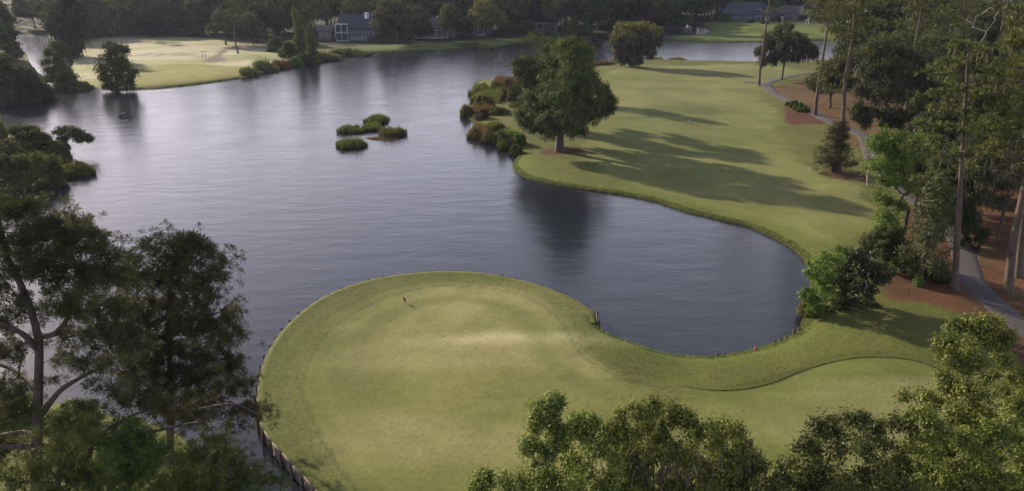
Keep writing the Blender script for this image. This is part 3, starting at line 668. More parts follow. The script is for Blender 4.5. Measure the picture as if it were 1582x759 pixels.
K['bush2'] = (broad_tree(ragged(3, 4.4, 26, 21), trunk_line(.7, 9), dens=24, per=24, leaf=.17, spread=.18, mat_='oakyel', minr=.02, r0=.01), (3, 4.4))
K['magn'] = (broad_tree([((1.7-.1*i)*.75*math.cos(i*2.4), (1.7-.1*i)*.75*math.sin(i*2.4), 1.1+i*.42, 1.35-.045*i, 1.35-.045*i, 1.0) for i in range(16)], trunk_line(8, 10, .02), dens=15, per=34, leaf=.19, spread=.28, mat_='magn', minr=.015, asp=.42), (8.6, 4.6))

# ------------------------------------------------------------ the great oak and its neighbours
def Z5(x, y, r, *a): return (690+x/3.615, 40+y/3.615, r/3.615, *a)
def bespoke(zl, y0, uv, name, label, group=None, trunk_h=.3, cat='tree', **kw):
    x, y, z = ground_at(*uv) if uv is not None else y0
    base = np.array([x, y, z-.1]); L = lobes_px(zl, y, base, seed=kw.pop('seed', 3), dyr=kw.pop('dyr', .5), flat=kw.pop('flat', .85))
    top = max(l[2]+l[5] for l in L); tl = kw.pop('trunk', None)
    if tl is None: tl = trunk_line(top*trunk_h, kw.pop('tseed', 5), .05, 8)
    P = broad_tree(L, tl, **kw); return put(P, name, tuple(base), 0, 1, label, cat, group)
bespoke([Z5(*q) for q in [(690, 140, 75), (760, 165, 70), (620, 200, 75, 2), (700, 250, 95, -2), (785, 255, 70), (600, 290, 75, 1), (640, 330, 80, -4), (840, 330, 55), (885, 405, 50, 1), (850, 430, 50, -1), (740, 370, 90, -4), (620, 410, 90, -4), (510, 450, 70, -1),
    (550, 520, 70, -3), (650, 490, 90, -5), (760, 470, 80, -3), (470, 530, 45), (710, 540, 60, -5), (560, 400, 60, 1), (700, 330, 90, 4), (620, 470, 80, 4), (770, 400, 80, 5), (700, 440, 80, 0), (600, 570, 50, -3), (790, 530, 50, 0), (480, 565, 42, -2), (550, 595, 42, -2), (690, 595, 45, -4), (740, 580, 45, 3), (600, 600, 40, 3), (830, 490, 42, 2), (660, 560, 60, 4), (800, 450, 55, -2), (428, 490, 42, -1), (445, 535, 36, -2), (470, 400, 36, 0), (915, 430, 36, 1), (900, 465, 38, 0), (870, 360, 36, 2), (640, 118, 36, 1), (725, 100, 40, 0), (540, 360, 36, -2), (700, 200, 80, 6), (640, 300, 80, 7), (780, 300, 70, 6), (720, 400, 70, 7), (600, 380, 60, 8), (680, 150, 50, 5)]],
    None, (864, 234), 'live_oak', 'great dark oak hung with moss standing on the grassy point above the dark reflection', trunk_h=.27, dens=9, per=62, leaf=.25, spread=.42, mat_='oak', moss=.2, mosslen=.6, r0=.022, e=2.05, mosswd=.05)
x, y, z = ground_at(846, 192)
bespoke([Z5(*q) for q in [(420, 215, 50), (450, 200, 45), (410, 270, 45), (440, 330, 60), (500, 270, 70), (530, 200, 60), (560, 150, 55), (600, 125, 50), (640, 160, 60), (490, 370, 60), (530, 330, 70), (470, 400, 55), (590, 230, 70), (700, 150, 60, 1), (560, 420, 60), (680, 220, 75, 2), (740, 180, 60, 2), (660, 120, 60, 3), (720, 270, 70, 3), (620, 330, 70, 3)]],
    (x, y, z), None, 'leafy_tree', 'grey green leafy tree tucked behind the left side of the great oak', trunk_h=.45, dens=9, per=56, leaf=.27, spread=.45, mat_='oak', r0=.02, seed=8)
x, y, z = ground_at(868, 158)
bespoke([Z5(*q) for q in [(640, 130, 45), (690, 110, 45), (740, 120, 45), (780, 150, 45), (660, 190, 55), (730, 200, 55), (780, 220, 45), (700, 280, 55), (600, 160, 45), (640, 260, 50)]],
    (x, y, z), None, 'leafy_tree', 'leafy tree almost hidden behind the crown of the great oak', trunk_h=.45, dens=7, per=40, leaf=.3, spread=.45, mat_='oak', r0=.02, seed=18)
# flat topped pine whose dark head shows above them
x, y, z = ground_at(842, 150); base = np.array([x, y, z-.1])
zl = [Z5(*q) for q in [(500, 55, 38), (460, 75, 32), (540, 70, 36), (580, 85, 30), (430, 150, 18), (480, 120, 26), (560, 120, 34), (510, 90, 40), (620, 100, 25)]]
L = lobes_px(zl, y, base, flat=.5); topz = max(l[2]+l[5] for l in L)
def tuft_tree(L, T, per, Lg, nd, dens, mat_='pine', bark='barkpine', rb=.3, mult=2, extra=(), shell=.3, minr=.015, step=1., droop=.1, moss=0, open_=.9, limb=.4, upb=.8, wob=.12, r0=.016, e=2.2, mosslen=1.0, mosswd=.05, leafn=0, tri=False):
    pts, own = blob_points(L, dens, shell, True); T = np.asarray(T, float)
    X, par, R = grow_x(T, extra, pts, step, wob, droop, r0, upb, e); nt_ = len(T); ex = nt_
    pr = rb*(1-np.linspace(0, 1, nt_)*.72); R[:nt_] = np.maximum(np.minimum(R[:nt_], pr), pr*.8); R[nt_:] = np.minimum(R[nt_:], rb*limb); R[0] *= 1.3
    for q in extra: k = len(q); R[ex:ex+k] = np.maximum(R[ex:ex+k], rb*np.linspace(.42, .12, k)); ex += k
    a = Acc(); limbs(X, par, R, a, minr=minr); tr = a.mesh('trunk', M[bark], True)
    c = np.repeat(pts, mult, 0); c = c+rng.normal(0, Lg*(1.7 if tri else .75), c.shape)*np.array([1, 1, .7])*(np.arange(len(c)) % mult > 0)[:, None]
    # nearest skeleton direction: outward and up
    ctr = np.repeat(own, mult, 0); dirs = unit(unit(c-ctr)*.75+np.array([0, 0, .6])+rng.normal(0, .25, c.shape))
    V, Fq, tone = tufts(c, dirs, per, Lg, nd, open_, tri); cr = mesh_np('crown', V, Fq, M[mat_], False, tone); mo = None
    if moss:
        k = rng.random(len(pts)) < moss; V, Fq, tone = moss_strands(pts[k], 8, mosslen, mosswd); mo = mesh_np('spanish_moss', V, Fq, M['moss'], False, tone)
    return dict(trunk=tr, crown=cr, moss=mo)
def grow_x(T, extra, pts, step, wob, droop, r0, upb, e):
    """grow() with some main limbs given as polylines"""
    if not len(extra): return grow(T, pts, step, wob, droop, upb, e, r0)
    seeds = [np.array(q, float) for q in extra]
    n = len(T); tot = n+sum(len(q) for q in seeds); cap = tot+len(pts)*14
    X = np.zeros((cap, 3)); par = np.full(cap, -1); X[:n] = T; par[1:n] = np.arange(n-1); ok = np.zeros(cap, bool); ok[n//2:n] = True
    for q in seeds:
        j = int(np.argmin(np.linalg.norm(X[:n]-q[0], axis=1)))
        for k, p in enumerate(q): X[n] = p; par[n] = j; ok[n] = k > 0; j = n; n += 1
    d = np.array([np.linalg.norm(X[:n][ok[:n]]-p, axis=1).min() for p in pts])
    for i in np.argsort(d):
        p = pts[i]; q = X[:n]; dv = p-q; dist = np.linalg.norm(dv, axis=1)+1e-6
        cost = dist*(1+upb*np.maximum(0, -dv[:, 2]/dist)); cost[~ok[:n]] = 1e9; j = int(np.argmin(cost)); Ld = dist[j]; k = max(1, int(Ld/step)); prev = j; A0 = X[j].copy()
        for s in range(1, k+1):
            if n >= cap: break
            t = s/k; X[n] = p if s == k else A0*(1-t)+p*t+rng.normal(0, wob, 3)*min(Ld, 3)*.5*math.sin(PI*t)+np.array([0, 0, -droop*Ld*.25*math.sin(PI*t)]); par[n] = prev; ok[n] = True; prev = n; n += 1
    X = X[:n]; par = par[:n]; A = np.zeros(n); hc = np.zeros(n, bool); hc[par[par >= 0]] = True; A[~hc] = r0**e
    for i in range(n-1, 0, -1): A[par[i]] += A[i]
    return X, par, A**(1/e)
put(tuft_tree(L, trunk_line(topz*.9, 3, .05, 9), 10, .5, .09, 9, rb=.35, minr=.03), 'pine_tree', tuple(base), 0, 1, 'flat topped dark pine whose head shows over the great oak against the water')
def Z3(x, y, r, *a): return (700+x/2.53, y/2.53, r/2.53, *a)
bespoke([Z3(*q) for q in [(660, 118, 34), (700, 112, 34), (745, 112, 34), (785, 125, 32), (640, 155, 28), (690, 155, 40), (745, 155, 40), (800, 148, 20), (645, 190, 22), (675, 195, 20)]],
    None, (974, 103), 'live_oak', 'rounded oak with yellow green top and brown mossy skirt by the far fairway edge', trunk_h=.3, dens=8, per=44, leaf=.36, spread=.45, mat_='oakyel', moss=.7, mosslen=1.6, mosswd=.12, seed=4)
_t = [o for o in COL.objects if o.get('label', '').startswith('rounded oak with yellow')][0]; _b = np.array(_t.location)
_L = lobes_px([Z3(*q) for q in [(645, 175, 26), (645, 205, 18), (675, 200, 28), (725, 200, 28), (765, 185, 26), (695, 228, 24), (725, 225, 18), (690, 175, 36), (740, 170, 34), (795, 165, 16), (660, 225, 14), (780, 200, 14)]], _b[1]-1.0, _b, seed=14)
_p = broad_tree(_L, trunk_line(3, 4), dens=7, per=38, leaf=.34, spread=.45, mat_='brownleaf', moss=.6, mosslen=1.5, mosswd=.1); link('lower_foliage', _p['crown'], _t); tag(link('spanish_moss', _p['moss'], _t), kind='stuff')
def Z6(x, y, r, *a): return (1160+x/2.615, y/2.615, r/2.615, *a)
bespoke([Z6(*q) for q in [(130, 125, 34), (85, 150, 38), (60, 205, 34), (110, 185, 42), (160, 165, 42), (200, 175, 38), (240, 195, 24), (255, 215, 18), (150, 225, 38), (100, 235, 30), (190, 220, 30), (50, 245, 20), (150, 110, 22)]],
    None, (1208, 123), 'live_oak', 'dark weeping oak beside the bend of the grey path near the tall bare trunk', trunk_h=.35, dens=8, per=44, leaf=.33, spread=.42, mat_='oakmoss', moss=.4, mosslen=1.1, mosswd=.08, seed=5)

def px_line(pts, y, base): return np.array([at_y(u, v, y+(dy[0] if dy else 0))-base for u, v, *dy in pts])
def px_pine(uv, trunk_px, zl, name, label, y=None, group=None, **kw):
    x, y_, z = ground_at(*uv); base = np.array([x, y_, z-.15]); L = lobes_px([(q[0], q[1], q[2]*1.2, *q[3:]) for q in zl], y_, base, flat=kw.pop('flat', .34), dyr=kw.pop('dyr', .9), seed=kw.pop('seed', 2))
    T = np.vstack([[0, 0, 0], px_line(trunk_px, y_, base)]); T = resample(T, 1.6)
    return put(tuft_tree(L, T, **kw), name, tuple(base), 0, 1, label, 'tree', group)
MID = dict(per=10, Lg=.42, nd=.08, dens=14, minr=.02)
# bare-trunked pine by the side path: the crown is above the picture
px_pine((1173, 132), [(1174, 110), (1181, 60), (1189, 0), (1196, -60), (1202, -110)], [(1196, -75, 26), (1180, -95, 24), (1215, -90, 25), (1190, -120, 28), (1210, -130, 22), (1184, 20, 5), (1197, 16, 6)], 'pine_tree', 'tall thin bare trunk rising through the whole picture beside the side path', **MID, rb=.33)
px_pine((1259, 178), [(1262, 150), (1270, 95), (1277, 55), (1283, 10), (1289, -40)], [(1285, 5, 24), (1268, 25, 20), (1300, 20, 22), (1280, -30, 26), (1305, -35, 24), (1262, 0, 18), (1290, 45, 14), (1270, -60, 20)], 'pine_tree', 'leaning pine trunk at the tip of the red planting bed', **MID, rb=.42, moss=.03)
px_pine((1294, 266), [(1297, 240), (1303, 180), (1306, 120), (1315, 75), (1320, 30), (1325, -20), (1328, -60)],
        [Z6(*q) for q in [(300, 290, 34), (270, 330, 30), (330, 360, 34), (380, 310, 30), (420, 130, 40), (350, 120, 38), (480, 90, 44), (400, 40, 50), (470, 10, 50), (520, 150, 40), (340, 30, 40), (440, -50, 55), (360, -70, 50), (520, -30, 44), (290, 250, 26), (400, 220, 36), (460, 210, 34), (560, 90, 36)]],
        'pine_tree', 'dark leaning pine whose foot stands in a brown mulch ring on the fairway edge', per=11, Lg=.38, nd=.065, dens=18, minr=.02, rb=.42, moss=.03)
def holly(): return put_px(*K['magn'], 'small_tree', 1286, 266, 182, 78, 'small pale leaved tree hugging the foot of the dark leaning pine', rz=1.0)
holly()
put_px(*K['oak2'], 'small_tree', 1281, 167, 88, 68, 'small crooked tree on the brown bare ground behind the leaning trunk', rz=2)
bespoke([Z6(*q) for q in [(470, 210, 40), (520, 180, 45), (580, 210, 50), (640, 230, 45), (480, 290, 45), (540, 280, 50), (610, 300, 50), (660, 320, 40), (450, 370, 40), (510, 370, 48), (580, 390, 48), (640, 400, 40), (440, 440, 30), (500, 450, 36), (560, 460, 36), (620, 460, 30), (470, 485, 30), (540, 500, 32), (600, 500, 32), (655, 470, 30), (690, 420, 32), (430, 470, 24), (700, 350, 34)]],
    None, (1361, 207), 'live_oak', 'large black green oak spreading behind the dark leaning pine', trunk_h=.3, dens=8, per=48, leaf=.3, spread=.42, mat_='dark', moss=.25, seed=6)

# ------------------------------------------------------------ right-hand wood
def Z8(x, y, r, *a): return (1240+x/2.447, 250+y/2.447, r/2.447, *a)
def Z7(x, y, r, *a): return (1340+x/2.616, y/2.616, r/2.616, *a)
bespoke([Z8(*q) for q in [(268, -55, 40), (315, -85, 42), (375, -85, 42), (275, 10, 40), (320, 20, 40), (370, 20, 45), (330, 80, 42), (310, 140, 36), (350, 160, 45), (300, 210, 32), (340, 240, 40), (330, 300, 36), (390, 90, 45), (290, 270, 28), (400, -30, 45), (350, -60, 40), (310, -30, 36), (450, -70, 40)]],
    (ground_at(1388, 402)), None, 'leafy_tree', 'light green leafy tree at the fairway corner above the flowering bush', trunk_h=.4, dens=12, per=52, leaf=.2, spread=.33, mat_='bright', seed=7)
put_px(*K['magn'], 'magnolia_tree', 1420, 436, 258, 92, 'glossy magnolia speckled with pale leaf backs on the pine straw', rz=.3)
for u, v, vt, wp, cm, lb in [(1372, 402, 366, 48, 'oak', 'dark green shrub under the light green leafy tree'), (1398, 418, 380, 46, 'bright', 'light green shrub between the light green leafy tree and the magnolia'), (1352, 396, 362, 40, 'oak', 'shrub at the fairway corner above the flowering bush'), (1446, 432, 404, 40, 'dark', 'dark shrub between the magnolia and the tall grey trunk')]: put_px(*K['bush'], 'shrub', u, v, vt, wp, lb, 'shrub', crown_mat=cm)
# flowering bush on the bank
x, y, z = ground_at(1303, 482); base = np.array([x, y, z-.1])
L1 = lobes_px([Z8(*q) for q in [(60, 400, 40), (110, 365, 40), (150, 350, 30), (80, 480, 36), (40, 520, 28), (110, 500, 40), (30, 420, 22), (50, 560, 26), (20, 500, 22), (90, 430, 40)]], y, base, seed=2)
L2 = lobes_px([Z8(*q) for q in [(160, 410, 45), (210, 390, 45), (250, 430, 42), (180, 470, 48), (240, 490, 42), (160, 530, 40), (220, 540, 38), (280, 400, 30), (300, 440, 26), (130, 440, 40), (100, 565, 30), (190, 570, 34), (150, 575, 30), (250, 545, 30), (320, 410, 24), (200, 350, 26)]], y+.5, base, seed=4)
bush = empty('flowering_bush', tuple(base), 0, 'broad two tone bush with pale flowers at the water corner by the pine straw', 'bush')
pr = broad_tree(L1, trunk_line(.6, 2), dens=30, per=48, leaf=.18, spread=.2, mat_='bright', r0=.01, step=.5); link('branches', pr['trunk'], bush); link('light_foliage', pr['crown'], bush)
pr = broad_tree(L2, trunk_line(.6, 3), dens=34, per=52, leaf=.19, spread=.2, mat_='dark', r0=.01, step=.5); link('dark_foliage', pr['crown'], bush)
P = blob_points(L2[:4], 22, .95); P[:, 2] += .15; P = P+np.array([0, -.2, 0]); V, Fq, tn = leaves(P, 5, .16, .10, .9, .3); tag(link('flowers', mesh_np('flowers', V, Fq, M['flower']), bush), kind='stuff')
put_px(*K['bush2'], 'shrub', 1249, 486, 452, 34, 'low ochre shrub at the waterline under the flowering bush', 'shrub', crown_mat='oakyel')
put_px(*K['oak2'], 'small_tree', 1360, 412, 348, 66, 'dark low branching tree between the flowering bush and the light green tree', rz=1, crown_mat='oak')
put_px(*K['bush'], 'shrub', 1417, 440, 424, 22, 'small bright shrub under the magnolia', 'shrub', crown_mat='bright')

px_pine((1476, 447), [(1477, 400), (1481, 330), (1486, 250), (1490, 180), (1494, 120), (1497, 60)],
        [Z7(*q) for q in [(290, 290, 40), (350, 250, 44), (430, 250, 40), (480, 290, 36), (280, 380, 34), (350, 350, 40), (440, 380, 40), (520, 400, 36), (300, 440, 34), (230, 500, 34), (300, 520, 36), (400, 540, 40), (480, 520, 44), (540, 470, 40), (250, 600, 34), (330, 620, 34), (440, 620, 40), (500, 600, 40), (560, 560, 40), (200, 570, 26), (400, 460, 36), (380, 180, 40), (450, 200, 34), (420, 680, 34)]],
        'pine_tree', 'tall pine with a straight grey trunk beside the cart path edge', per=13, Lg=.36, nd=.065, dens=34, minr=.015, rb=.34, moss=.04)
px_pine((1558, 455), [(1560, 420), (1566, 370), (1578, 310), (1596, 240), (1612, 170), (1625, 100), (1635, 40)],
        [(1590, 200, 30), (1560, 170, 26), (1610, 150, 30), (1570, 110, 26), (1620, 90, 30), (1650, 180, 30), (1600, 60, 30), (1570, 60, 24), (1640, 20, 30), (1560, 225, 20), (1545, 140, 18)],
        'pine_tree', 'thick leaning pine trunk right of the cart path', per=12, Lg=.36, nd=.065, dens=28, minr=.015, rb=.42, moss=.03)
px_pine((1574, 428), [(1577, 380), (1584, 320), (1592, 250), (1600, 180), (1606, 100)],
        [(1605, 120, 26), (1590, 90, 24), (1625, 80, 26), (1600, 40, 28), (1580, 20, 24), (1630, 20, 24)],
        'pine_tree', 'second pine trunk just behind the thick leaning one', per=12, Lg=.4, nd=.06, dens=10, minr=.02, rb=.4)
bespoke([Z8(*q) for q in [(690, 60, 34), (740, 30, 38), (780, 80, 36), (700, 130, 26), (760, 150, 26), (650, 20, 34), (820, 40, 30), (690, -30, 40), (780, -30, 40)]],
    None, (1541, 365), 'live_oak', 'dark twisted oak draped in moss on the pine straw', trunk_h=.5, dens=9, per=40, leaf=.2, spread=.35, mat_='oakmoss', moss=.2, mosslen=.7, mosswd=.06, seed=9)
bespoke([Z8(*q) for q in [(640, 260, 26), (670, 290, 22), (610, 300, 24), (650, 340, 22), (690, 270, 16), (600, 250, 22), (640, 220, 24)]],
    None, (1512, 385), 'small_tree', 'small dark holly overhanging the cart path', trunk_h=.45, dens=12, per=40, leaf=.17, spread=.28, mat_='dark', seed=10)
# dead tree, bare pale limbs
x, y, z = ground_at(1512, 215); base = np.array([x, y, z-.1]); T = px_line([(1512, 150), (1509, 100), (1511, 70)], y, base); T = resample(np.vstack([[0, 0, 0], T]), 1.5)
L = lobes_px([Z7(*q) for q in [(480, 60, 34), (420, 100, 26), (500, 130, 24), (450, 200, 24), (400, 60, 20), (520, 60, 20)]], y, base)
pts = blob_points(L, 3, .5); X, par, R = grow(T, pts, 1.0, .28, -.2, r0=.035, e=2.3); a = Acc(); limbs(X, par, R, a)
o = empty('dead_tree', tuple(base), 0, 'bare dead tree with pale twisted limbs among the pines', 'tree'); link('trunk', a.mesh('trunk', M['barkpale'], True), o)
# pale crooked stem at the fairway edge
x, y, z = ground_at(1340, 288); base = np.array([x, y, z-.05]); a = Acc()
for pl, r in (([(1341, 287), (1340, 270), (1347, 252), (1342, 240)], .13), ([(1347, 252), (1336, 246)], .07), ([(1328, 236), (1322, 222), (1326, 232)], .08), ([(1340, 270), (1332, 262), (1331, 250)], .06)):
    Lp = px_line(pl, y, base); V, Fq = tube(Lp, np.linspace(r, r*.5, len(Lp)), 6); a.add(V, Fq)
o = link('dead_snag', a.mesh('dead_snag', M['barkpale'], True)); o.location = tuple(base); tag(o, 'pale crooked dead stem at the edge of the fairway below the dark leaning pine', 'snag')

# the rest of the wood, tree by tree
def wood(spec, group, labels, seed, cat='tree'):
    r = random.Random(seed)
    for (kind, u, vb, vt, wp, *cm), label in zip(spec, labels):
        put_px(*K[kind], {'p': 'pine_tree', 'o': 'live_oak', 'f': 'forest_tree', 'c': 'forest_tree', 'm': 'magnolia_tree', 'b': 'shrub'}[kind[0]], u, vb, vt, wp, label, cat, group, rz=r.uniform(0, 6.28), crown_mat=cm[0] if cm else None)
wood([('oak', 1400, 168, 70, 100, 'dark'), ('pineB', 1430, 190, 10, 70), ('oak2', 1455, 210, 110, 90, 'oak'), ('pineA', 1395, 150, -60, 80), ('oak', 1500, 235, 120, 110, 'oakmoss'), ('pineB', 1545, 250, 0, 90), ('oak2', 1570, 270, 130, 90, 'dark'), ('pineA', 1460, 150, -50, 80),
      ('oak', 1560, 190, 80, 110, 'oak'), ('pineB', 1590, 200, -60, 110), ('oak2', 1620, 330, 150, 120, 'oak'), ('pineA', 1650, 380, 40, 120), ('oak', 1650, 260, 100, 150, 'dark'), ('oak2', 1430, 260, 170, 80, 'dark'), ('oak2', 1470, 300, 215, 80, 'oak')], 'tall trees of the right hand wood', ['dark oak directly in front of the small white pavilion', 'open crowned pine just left of the dark blue roof', 'green tree below the dark blue roof', 'high pine behind the large black green oak', 'grey green oak in front of the dark blue roofed house', 'spreading pine right of the bare dead tree', 'dark tree at the foot of the spreading pine right of the dead tree', 'high pine right behind the dark blue roof',
  'green oak right of the dark blue roofed house', 'pine beside the right picture edge above the twisted oak', 'green tree cut by the right picture edge behind the thick leaning trunk', 'outermost pine past the thick leaning trunk', 'dark oak outside the right picture edge', 'dark tree just behind the light green leafy tree', 'green tree left of the tall grey trunked pine'], 4)
wood([('oak2', 1450, 345, 240, 90, 'oak'), ('oak2', 1415, 320, 205, 90, 'oak'), ('oak', 1455, 372, 290, 80, 'dark'), ('oak2', 1520, 300, 200, 90, 'oakmoss'), ('oak', 1490, 270, 180, 110, 'dark'), ('oak2', 1585, 330, 210, 80, 'oakmoss')], 'understorey trees on the pine straw', ['green understorey tree touching the left side of the tall grey trunk', 'green understorey tree right above the magnolia', 'dark understorey oak between the magnolia and the tall grey trunk', 'grey green understorey tree between the tall grey trunk and the twisted oak', 'dark understorey oak behind the tall grey trunk', 'grey green understorey tree right of the twisted oak'], 5)
wood([('oak', 1330, 120, 55, 80, 'dark'), ('oak', 1385, 128, 45, 100, 'oak'), ('oak2', 1350, 160, 60, 60, 'dark'), ('pineA', 1345, 110, -40, 60), ('pineB', 1420, 115, -40, 70), ('oak', 1440, 120, 50, 90, 'bright'), ('oak', 1500, 130, 40, 100, 'dark'), ('pineA', 1530, 120, -50, 80), ('oak', 1570, 130, 40, 110, 'oak'), ('oak', 1620, 150, 40, 130, 'dark'), ('pineB', 1480, 110, -40, 70)], 'trees closing off the fairway on the right', ['dark oak at the left end of the belt beyond the brown bare ground', 'green oak behind the small white pavilion', 'narrow dark tree right behind the small crooked tree', 'pine rising from the left end of the belt beyond the bare ground', 'pine between the small white pavilion and the dark blue roof', 'bright green oak just left behind the dark blue roof', 'dark oak just right behind the dark blue roof', 'pine behind the bare dead tree', 'green oak behind the spreading pine right of the dead tree', 'dark oak in the upper right picture corner', 'pine rising right behind the pale chimney of the dark blue roof'], 6)

# ------------------------------------------------------------ across the water, left
T_ = put_px
def Z1(x, y, r, *a): return (x/6.07, y/6.07, r/6.07, *a)
bespoke([Z1(*q) for q in [(1030, 450, 55), (1095, 450, 50), (1170, 470, 42), (990, 560, 65), (1080, 540, 75), (1160, 570, 60), (970, 650, 65), (1060, 640, 85), (1160, 650, 75), (1230, 690, 50), (980, 730, 60), (1080, 740, 80), (1180, 750, 60), (1020, 810, 50), (1110, 810, 60), (1200, 800, 50)]],
    None, (181, 137), 'cypress_tree', 'bushy cypress standing in the water in front of the pale fairway', trunk_h=.7, dens=5, per=44, leaf=.42, spread=.6, mat_='cyp', seed=31)
bespoke([Z1(*q) for q in [(510, 430, 30), (440, 500, 32), (430, 590, 36), (465, 660, 40), (545, 530, 28), (555, 590, 40), (575, 650, 55), (620, 700, 70), (685, 730, 45), (570, 440, 45), (520, 740, 60), (600, 760, 70), (660, 770, 50), (450, 740, 40), (600, 480, 35)]],
    None, (90, 133), 'cypress_tree', 'thin leaning cypress with a dark skirt between the bright inlet and the pale fairway', trunk_h=.8, dens=4.5, per=40, leaf=.42, spread=.6, mat_='cyp', seed=32)
bespoke([Z1(*q) for q in [(620, 60, 110), (700, 90, 110), (560, 130, 90), (500, 240, 55), (640, 200, 130), (740, 220, 85), (640, 330, 115), (720, 350, 90), (560, 320, 80), (700, 450, 80), (640, 440, 75), (650, -20, 90), (600, 400, 60), (690, 520, 60)]],
    None, (108, 90), 'cypress_tree', 'huge dark tree towering over the inlet mouth', trunk_h=.6, dens=2.2, per=44, leaf=.8, spread=1.0, mat_='dark', seed=33, minr=.05)
T_(*K['col'], 'vine_tree', 20, 92, 4, 40, 'vine covered tree left of the bright inlet', rz=.5, crown_mat='cyp')
T_(*K['bush'], 'shrub', 105, 137, 108, 44, 'dark shrub at the foot of the thin leaning cypress', 'shrub', crown_mat='cyp')
T_(*K['bush'], 'shrub', 128, 137, 124, 34, 'low olive shrub on the shore right of the thin leaning cypress', 'shrub', crown_mat='oakyel')
T_(*K['bush'], 'live_oak', 8, 152, 80, 96, 'dark tree at the picture edge on the small left headland', crown_mat='dark')
T_(*K['bush'], 'live_oak', 48, 155, 100, 66, 'low dark tree leaning over the water at the tip of the left headland', crown_mat='dark')
T_(*K['far3'], 'oak_tree', 165, 56, 16, 28, 'small round oak at the left end of the far yellow grass')
T_(*K['pineA'], 'pine_tree', 187, 58, -30, 34, 'straight thin pine between two small oaks behind the pale fairway')
T_(*K['far3'], 'oak_tree', 197, 55, 10, 26, 'slender oak just right of the thin pine behind the pale fairway')
T_(*K['far3'], 'oak_tree', 222, 55, 14, 30, 'leftmost oak of the clump behind the pale fairway')
T_(*K['far1'], 'oak_tree', 246, 56, 8, 62, 'broad blue green oak in the middle of the clump behind the pale fairway')
T_(*K['far1'], 'oak_tree', 278, 56, 14, 44, 'right hand oak of the clump behind the pale fairway')
T_(*K['far3'], 'oak_tree', 315, 56, 22, 54, 'low domed oak with a lit rim left of the dirt track')
T_(*K['oak2'], 'oak_tree', 350, 70, 14, 48, 'twin stemmed tree just left of the top of the dirt track', crown_mat='oakmoss')
T_(*K['pineB'], 'pine_tree', 368, 83, -20, 44, 'pine standing at the bend of the dirt track casting a thin shadow')
T_(*K['far3'], 'oak_tree', 392, 70, 20, 36, 'grey oak behind the dirt track pine')
T_(*K['far1'], 'oak_tree', 414, 64, 0, 60, 'big dark tree with a sunlit left rim at the end of the pale fairway')
T_(*K['bush'], 'shrub', 428, 80, 56, 34, 'rounded shrub below the big dark tree at the end of the pale fairway', 'shrub')
T_(*K['bush'], 'shrub', 446, 88, 62, 30, 'taller shrub left of the two bright columnar trees', 'shrub')
T_(*K['col'], 'columnar_tree', 465, 90, 12, 26, 'taller bright columnar tree near the white framed house')
T_(*K['col'], 'columnar_tree', 484, 94, 34, 24, 'shorter bright columnar tree near the white framed house')
T_(*K['bush2'], 'shrub', 456, 97, 84, 26, 'bright low shrub by the water below the columnar trees', 'shrub', crown_mat='bright')
T_(*K['bush'], 'shrub', 474, 98, 82, 28, 'dark low shrub by the water below the columnar trees', 'shrub', crown_mat='dark')
T_(*K['far2'], 'oak_tree', 612, 68, -6, 66, 'mottled broad tree in front of the houses across the lake', crown_mat='oakmoss')
T_(*K['far2'], 'oak_tree', 640, 62, 4, 44, 'darker tree between the mottled tree and the tan house', crown_mat='oakmoss')
T_(*K['far2'], 'oak_tree', 697, 60, 2, 34, 'lit tree between the tan house and the little white porch')
T_(*K['far2'], 'oak_tree', 750, 60, -4, 46, 'yellow lit tree behind the little white porch', crown_mat='oakyel')
T_(*K['far3'], 'oak_tree', 788, 55, 26, 34, 'low tree in front of the gabled house')
T_(*K['pineA'], 'pine_tree', 858, 60, 0, 30, 'thin bare stemmed pine between the gabled house and the bright saplings', crown_mat='oakmoss')
T_(*K['pineA'], 'pine_tree', 901, 52, -6, 30, 'tall pine behind the bright saplings')
T_(*K['col'], 'columnar_tree', 874, 56, 26, 14, 'bright narrow sapling on the far bank', crown_mat='bright')
T_(*K['col'], 'columnar_tree', 906, 55, 28, 22, 'bushier bright sapling at the bend of the far bank', crown_mat='bright')
T_(*K['col'], 'columnar_tree', 888, 52, 18, 22, 'tall yellow green tree between the two bright saplings', crown_mat='oakyel')
T_(*K['bush'], 'shrub', 856, 62, 46, 28, 'round shrub at the foot of the bare stemmed pine', 'shrub')
T_(*K['bush2'], 'shrub', 975, 43, 12, 30, 'bright green tree top left of the creek mouth', 'shrub', crown_mat='bright')
T_(*K['bush2'], 'shrub', 990, 46, 27, 20, 'yellow round shrub above the mossy skirted oak', 'shrub', crown_mat='oakyel')
T_(*K['bush2'], 'shrub', 1045, 38, 16, 50, 'wide bright shrub on the bank of the dark creek', 'shrub', crown_mat='bright')
T_(*K['pineA'], 'pine_tree', 1138, 35, -20, 20, 'thin pine in front of the hip roofed house')
for i, (u, vb, vt, wp, lb) in enumerate([(1112, 33, 15, 12, 'tall narrow shrub at the left corner of the hip roofed house'), (1160, 36, 30, 14, 'low shrub under the dormer of the hip roofed house'), (1180, 37, 30, 14, 'low shrub under the white gabled wing')]): T_(*K['bush'], 'shrub', u, vb, vt, wp, lb, 'shrub')
